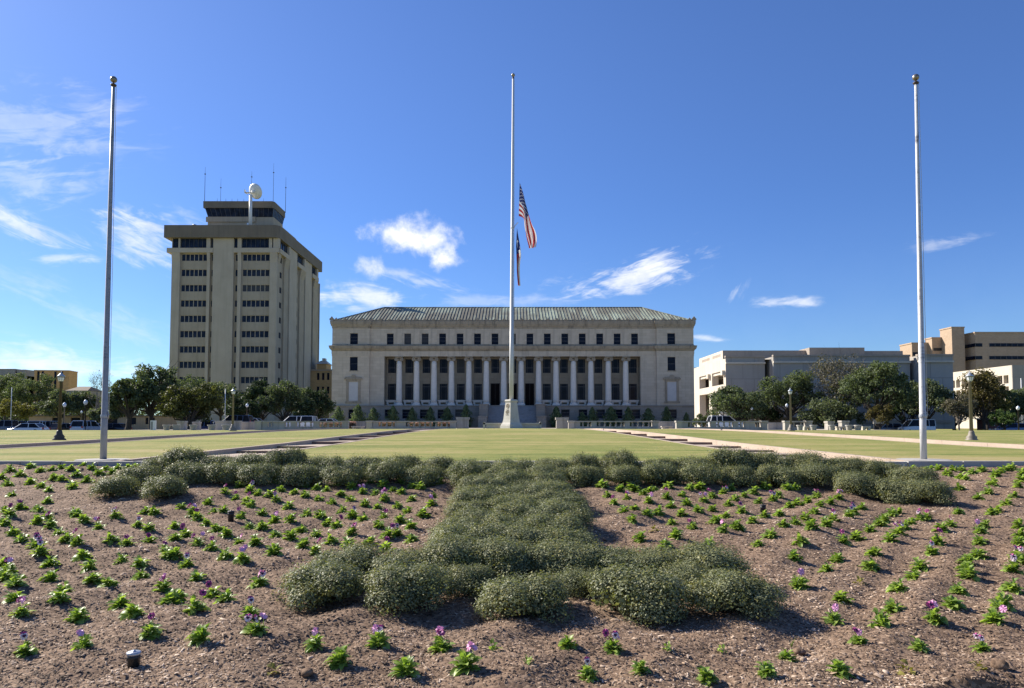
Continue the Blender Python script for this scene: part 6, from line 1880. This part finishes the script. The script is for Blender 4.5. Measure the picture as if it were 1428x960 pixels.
car(1409, 99, 175, 'sedan', BLUE, 'blue car in shade near the right edge', .83)
car(1427, 101, 178, 'sedan', NAVY, 'dark blue car cut off by the right edge', .83)

# ------------------------------------------------------------------ trees
def tree(name, label, cat, px, D, top, w_px, base_py, leaf, bark, seed, n_leaf=5200, leaf_s=.30, squash=.62, trunk_h=.28, trunk_r=.22, clumps=15, group=None, bare=0, lean=0.0, loose=1.0):
    rs = np.random.RandomState(seed); r2 = random.Random(seed)
    x = WX(px, (top + base_py) / 2, D); z0 = z_ground(x, D) - .08 if D < 88 else (1.04 if abs(x) < 40 else z_out(D) - .02)
    H = WZ(top, D) - z0; W = w_px * D / FPX
    t = thing(name, (x, D, z0), label, cat, group)
    zc = H * (trunk_h + (1 - trunk_h) * .5); rz_t = H * (1 - trunk_h) * .5
    cl = []
    for i in range(clumps):
        for _ in range(30):
            d = rs.normal(size=3); d /= np.linalg.norm(d)
            q = rs.uniform(.45, .84)
            c = np.array((d[0] * W / 2 * q, d[1] * W / 2 * q, zc + d[2] * rz_t * q))
            if d[2] < -.55: continue
            if all(np.linalg.norm((c - e[0]) / np.array((W, W, 2 * rz_t))) > .16 for e in cl): break
        cl.append((c, rs.uniform(.15, .25) * (W * .6 + rz_t * .8)))
    b = MB()
    th = H * trunk_h
    base = np.array((0, 0, 0.0)); fork = np.array((lean, r2.uniform(-.2, .2), th))
    b.tube([base, base + (0, 0, .25), (fork + base) / 2 + (lean * .2, 0, 0), fork], [trunk_r * 1.5, trunk_r * 1.1, trunk_r * .95, trunk_r * .85], 9)
    for c, r in cl:
        m1 = fork + (c - fork) * .5 + rs.normal(0, .06 * W, 3) * np.array((1, 1, .5)) - (0, 0, .04 * H)
        k = r2.uniform(.32, .5)
        b.tube([fork - (0, 0, .1), fork + (m1 - fork) * .5 + (0, 0, .02 * H), m1, c], [trunk_r * k * 1.3, trunk_r * k, trunk_r * k * .6, trunk_r * .10], 6)
        for q in range(4 + bare):
            e = c + np.clip(rs.normal(0, 1, 3), -1.1, 1.1) * r * .7 + (0, 0, r * .2)
            mm = (m1 + c) / 2 + (c - m1) * rs.uniform(0, .5)
            b.tube([mm, (mm + e) / 2 + rs.normal(0, r * .12, 3), e], [trunk_r * .16, trunk_r * .10, trunk_r * .035], 4)
            for q2 in range(bare):
                e2 = e + np.clip(rs.normal(0, 1, 3), -1.2, 1.2) * r * .36 + (0, 0, r * .15); m2 = mm + (e - mm) * rs.uniform(.4, .95)
                b.tube([m2, e2], [trunk_r * .07, trunk_r * .02], 3)
    b.build('trunk', M[bark], t)
    if n_leaf:
        wt = np.array([r ** 2 for c, r in cl]); wt /= wt.sum()
        Cs, Ns = [], []
        for (c, r), p in zip(cl, wt):
            n = int(n_leaf * p); sub = 9
            sc = rs.normal(size=(sub, 3)); sc /= np.linalg.norm(sc, axis=1, keepdims=True); sc *= rs.uniform(.35, .95, (sub, 1)) * r
            sc[:, 2] *= squash + .15
            idx = rs.randint(0, sub, n)
            d = rs.normal(size=(n, 3)); d /= np.linalg.norm(d, axis=1, keepdims=True)
            P = sc[idx] + d * (r * .46 * loose * rs.uniform(.2, 1.0, (n, 1)) ** .5) * np.array((1, 1, .8))
            Cs.append(c + P); Ns.append(d + rs.normal(0, .6, (n, 3)) + (0, 0, .35))
        C = np.concatenate(Cs); N = np.concatenate(Ns)
        ok = C[:, 2] > .3
        C, N = C[ok], N[ok]
        V, F = leaf_quads(C, N, rs.uniform(.7, 1.35, len(C)) * leaf_s, rs.uniform(.5, .85, len(C)) * leaf_s, rs)
        link('crown', np_mesh('tree_crown', V, F, M[leaf]), t)
    return t
OAK = 'trees along the far side of the lawns'
def oak(px, D, top, w_, label, leaf='oak_leaf', seed=1, **kw):
    kw.setdefault('n_leaf', 6500)
    return tree(kw.pop('name', 'oak_tree'), label, 'tree', px, D, top, w_, 597, leaf, kw.pop('bark', 'bark'), seed, group=OAK, **kw)
# left
oak(8, 138, 521, 64, 'dark spreading oak at the left edge below the grey block', seed=1, clumps=18)
oak(48, 134, 519, 62, 'tall dark oak below the ochre building', seed=2, clumps=18)
oak(20, 118, 557, 46, 'small round yellow-green tree near the left edge', 'yellow_leaf', seed=3, n_leaf=4500, trunk_h=.22, trunk_r=.13, leaf_s=.24, name='round_tree')
oak(84, 122, 543, 54, 'pale grey-green oak behind the tall dark lamp post', 'oak_leaf_grey', seed=4, clumps=17)
oak(116, 126, 545, 46, 'pale grey-green oak left of the left flagpole', 'oak_leaf_grey', seed=5)
tree('bare_tree', 'leafless tree with fine twigs beside the left flagpole', 'tree', 134, 112, 512, 42, 597, 'grey_twig_leaf', 'bark_pale', 6, n_leaf=260, trunk_r=.14, clumps=11, group=OAK, bare=3, leaf_s=.2, trunk_h=.3)
oak(178, 92, 526, 62, 'big oak with a thick leaning trunk right of the left flagpole', seed=7, n_leaf=8000, trunk_r=.36, trunk_h=.30, lean=.3, clumps=17)
oak(212, 95, 503.5, 74, 'tallest gnarled oak before the tower, with gaps in its crown', seed=8, n_leaf=9500, trunk_r=.34, clumps=20, trunk_h=.26)
oak(266, 90, 538, 86, 'broad olive-green oak behind the left planters', 'olive_leaf', seed=9, n_leaf=10000, clumps=20, trunk_h=.16, trunk_r=.28)
oak(258, 120, 520, 80, 'dark oak filling the gap before the tower foot', seed=10, n_leaf=7000, clumps=18)
oak(308, 122, 529, 66, 'grey-green oak under the middle of the tower', 'oak_leaf_grey', seed=11, n_leaf=7000, clumps=17)
oak(366, 116, 531, 56, 'dark round oak under the right corner of the tower', 'dark_shaded_leaf', seed=12, n_leaf=7000, clumps=16, trunk_h=.18)
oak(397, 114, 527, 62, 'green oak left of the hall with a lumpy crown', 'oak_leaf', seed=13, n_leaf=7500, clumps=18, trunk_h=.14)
oak(440, 124, 538, 58, 'very dark oak in the shade beside the hall corner', 'dark_shaded_leaf', seed=14, n_leaf=7500, clumps=17, trunk_h=.12)
oak(425, 112, 556, 40, 'low dark oak before the hall corner', 'dark_shaded_leaf', seed=15, n_leaf=4500, trunk_h=.12)
oak(335, 110, 552, 60, 'low shaded oak behind the left lantern', 'dark_shaded_leaf', seed=16, n_leaf=5500, trunk_h=.15)
oak(150, 108, 552, 50, 'low grey-green oak behind the left flagpole', 'oak_leaf_grey', seed=36, n_leaf=5000, trunk_h=.2)
# right
oak(1026, 103, 541, 84, 'low spreading oak in front of the loggia end', seed=17, n_leaf=8500, clumps=19, trunk_h=.20, trunk_r=.26)
oak(1100, 105, 518, 84, 'broad green oak before the grey concrete wall', seed=18, n_leaf=9500, clumps=20, trunk_h=.20, trunk_r=.28)
oak(1172, 102, 492, 96, 'tall grey-brown half bare tree before the concrete hall', 'grey_twig_leaf', seed=19, n_leaf=5200, clumps=22, trunk_h=.16, bare=2, leaf_s=.26, bark='bark_pale')
oak(1160, 99, 560, 90, 'low grey-green tree under the half bare tree', 'oak_leaf_grey', seed=20, n_leaf=6500, clumps=16, trunk_h=.14)
oak(1222, 96, 503, 104, 'large dark green oak with a clear trunk, right of the half bare tree', seed=21, n_leaf=11000, clumps=22, trunk_h=.25, trunk_r=.30)
oak(1228, 92, 563, 42, 'small rusty brown tree under the large right oak', 'autumn_leaf', seed=22, n_leaf=3200, trunk_h=.25, trunk_r=.1, leaf_s=.22)
oak(1292, 104, 524, 66, 'grey-green tree behind the white flagpole', 'oak_leaf_grey', seed=23, n_leaf=6500, clumps=16, trunk_h=.18)
oak(1337, 97, 548, 44, 'small thin-leaved tree left of the right tan lamp', 'grey_twig_leaf', seed=24, n_leaf=3600, trunk_h=.25, trunk_r=.12, bare=1, leaf_s=.22, bark='bark_pale')
oak(1371, 101, 515, 62, 'upright olive and rust tree behind the right tan lamp', 'autumn_leaf', seed=25, n_leaf=4800, clumps=17, trunk_h=.18)
oak(1376, 103, 522, 58, 'olive-green tree merged with the rust tree at right', 'olive_leaf', seed=26, n_leaf=5200, clumps=16, trunk_h=.16)
oak(1412, 112, 541, 60, 'dark oak below the white concrete block', 'oak_leaf', seed=27, n_leaf=6500, clumps=16, trunk_h=.14)
oak(1400, 94, 571, 34, 'small bright green tree beside the maroon kiosk', 'bright_leaf', seed=28, n_leaf=3000, trunk_h=.2, trunk_r=.08, leaf_s=.2)
oak(979, 118, 578, 26, 'low round bush tree at the right corner of the hall', 'oak_leaf', seed=29, n_leaf=2200, trunk_h=.08, trunk_r=.1, leaf_s=.24)
oak(1060, 108, 560, 60, 'shaded oak between the loggia oak and the broad oak', 'dark_shaded_leaf', seed=30, n_leaf=5500, trunk_h=.14)
oak(1262, 107, 540, 62, 'shaded tree behind the large right oak', 'dark_shaded_leaf', seed=31, n_leaf=5000, trunk_h=.16)
oak(1330, 118, 545, 70, 'shaded tree row end behind the right tan lamp', 'dark_shaded_leaf', seed=32, n_leaf=5000, trunk_h=.12)
# conical evergreens along the hall
conifers = [(472, 566), (499.5, 563), (521, 566), (548, 564), (575, 566), (600, 566), (624, 565), (650, 563), (776, 565), (812, 572), (826, 565), (852, 566), (876, 567), (904, 567), (929.6, 567), (957, 572)]
def conifer_mesh(seed):
    rs = np.random.RandomState(seed); n = 2600
    h = rs.uniform(0, 1, n) ** 1.15
    a = rs.uniform(0, 6.28, n)
    lay = 1 + .25 * np.sin(h * 21 + a * 2 + seed) + .28 * np.sin(a * 3 + seed * 2 + h * 6)
    r = .5 * (1 - h) ** .62 * np.clip(h * 3 + .45, 0, 1) * lay * rs.uniform(.2, 1.15, n) ** .7
    C = np.stack([np.cos(a) * r, np.sin(a) * r, .04 + h * .96], 1)
    N = np.stack([np.cos(a), np.sin(a), np.full(n, .5)], 1) + rs.normal(0, .5, (n, 3))
    C2 = C * np.array((1, 1, 1.0))
    V, F = leaf_quads(C2, N, rs.uniform(.05, .12, n), rs.uniform(.03, .06, n), rs)
    return np_mesh('conifer_foliage', V, F, M['conifer_leaf'])
CON = [conifer_mesh(60 + i) for i in range(4)]
trunk_m = MB().lathe([(.04, 0), (.02, .9)], n=6).mesh('conifer_trunk', M['bark'])
for i, (px, py) in enumerate(conifers):
    D = 159.0 if not 640 < px < 790 else 155.5
    side = f'{ORD[i + 1]} from the left, in front of the left half of the hall' if i < 8 else f'{ORD[i - 7]} from the hall steps, in front of the right half'
    t = thing('conical_evergreen', (WX(px, 575, D), D, HZ - .02), f'young conical evergreen, {side}', 'tree', 'young evergreens along the hall')
    h = WZ(py + rnd.uniform(0, 4), D) - HZ; s = rnd.uniform(.62, .92)
    t.scale = (h * s, h * s, h)
    link('crown', CON[i % 4], t); link('trunk', trunk_m, t)
    t.rotation_euler = (0, 0, i * 1.3)
# red and pink flower clumps behind the left balustrades
def flower_bed(px, w_px, D, label, seed):
    rs = np.random.RandomState(seed); n = 1500; w_ = w_px * D / FPX
    C = np.stack([rs.uniform(-w_ / 2, w_ / 2, n), rs.uniform(-.5, .5, n), .15 + rs.uniform(0, 1, n) ** .6 * .72 + .06 * np.sin(np.linspace(0, 40, n))], 1)
    V, F = leaf_quads(C, rs.normal(size=(n, 3)) + (0, -.3, .6), rs.uniform(.07, .13, n), rs.uniform(.06, .10, n), rs)
    t = thing('begonia_clump', (WX(px, 595, D), D, 1.06), label, 'flowers', 'pink flower clumps behind the balustrades')
    link('blooms', np_mesh('blooms', V, F, M['begonia']), t)
    C2 = C * np.array((1, 1, .8)); V, F = leaf_quads(C2, rs.normal(size=(n, 3)), rs.uniform(.08, .14, n), rs.uniform(.04, .07, n), rs)
    link('foliage', np_mesh('begonia_leaves', V, F, M['oak_leaf']), t)
flower_bed(466, 40, 79.4, 'pink flower clump behind the right end of the leftmost balustrade', 1)
flower_bed(491, 8, 80.0, 'pink flower clump in the gap between the left balustrades', 2)
flower_bed(543, 34, 79.4, 'pink flower clump behind the left part of the second balustrade', 3)
flower_bed(586, 34, 79.4, 'pink and green flower clump in the middle of the second balustrade', 4)
flower_bed(621, 20, 79.4, 'reddish flower clump behind the right end of the second balustrade', 5)
# distant wood that closes the view low down
def woods(x0, x1, D, h, seed, n=16000):
    rs = np.random.RandomState(seed)
    x = rs.uniform(x0, x1, n)
    top = h * (.72 + .16 * np.sin(x * .09 + seed) + .14 * np.sin(x * .23 + 2) + .08 * np.sin(x * .61))
    z = rs.uniform(0, 1, n) ** .8 * top
    C = np.stack([x, D + rs.uniform(-4, 4, n), .6 + z], 1)
    return leaf_quads(C, rs.normal(size=(n, 3)) + (0, -.4, .5), rs.uniform(.5, 1.2, n), rs.uniform(.4, .8, n), rs)
V1, F1 = woods(-230, -62, 230, 11, 1); V2, F2 = woods(112, 300, 225, 10, 2)
o = link('distant_woods', np_mesh('distant_woods', np.concatenate([V1, V2]), np.concatenate([F1, F2 + len(V1)]), M['oak_leaf']))
tag(o, 'far dark band of woods closing the view behind the trees', 'woods', kind='stuff')
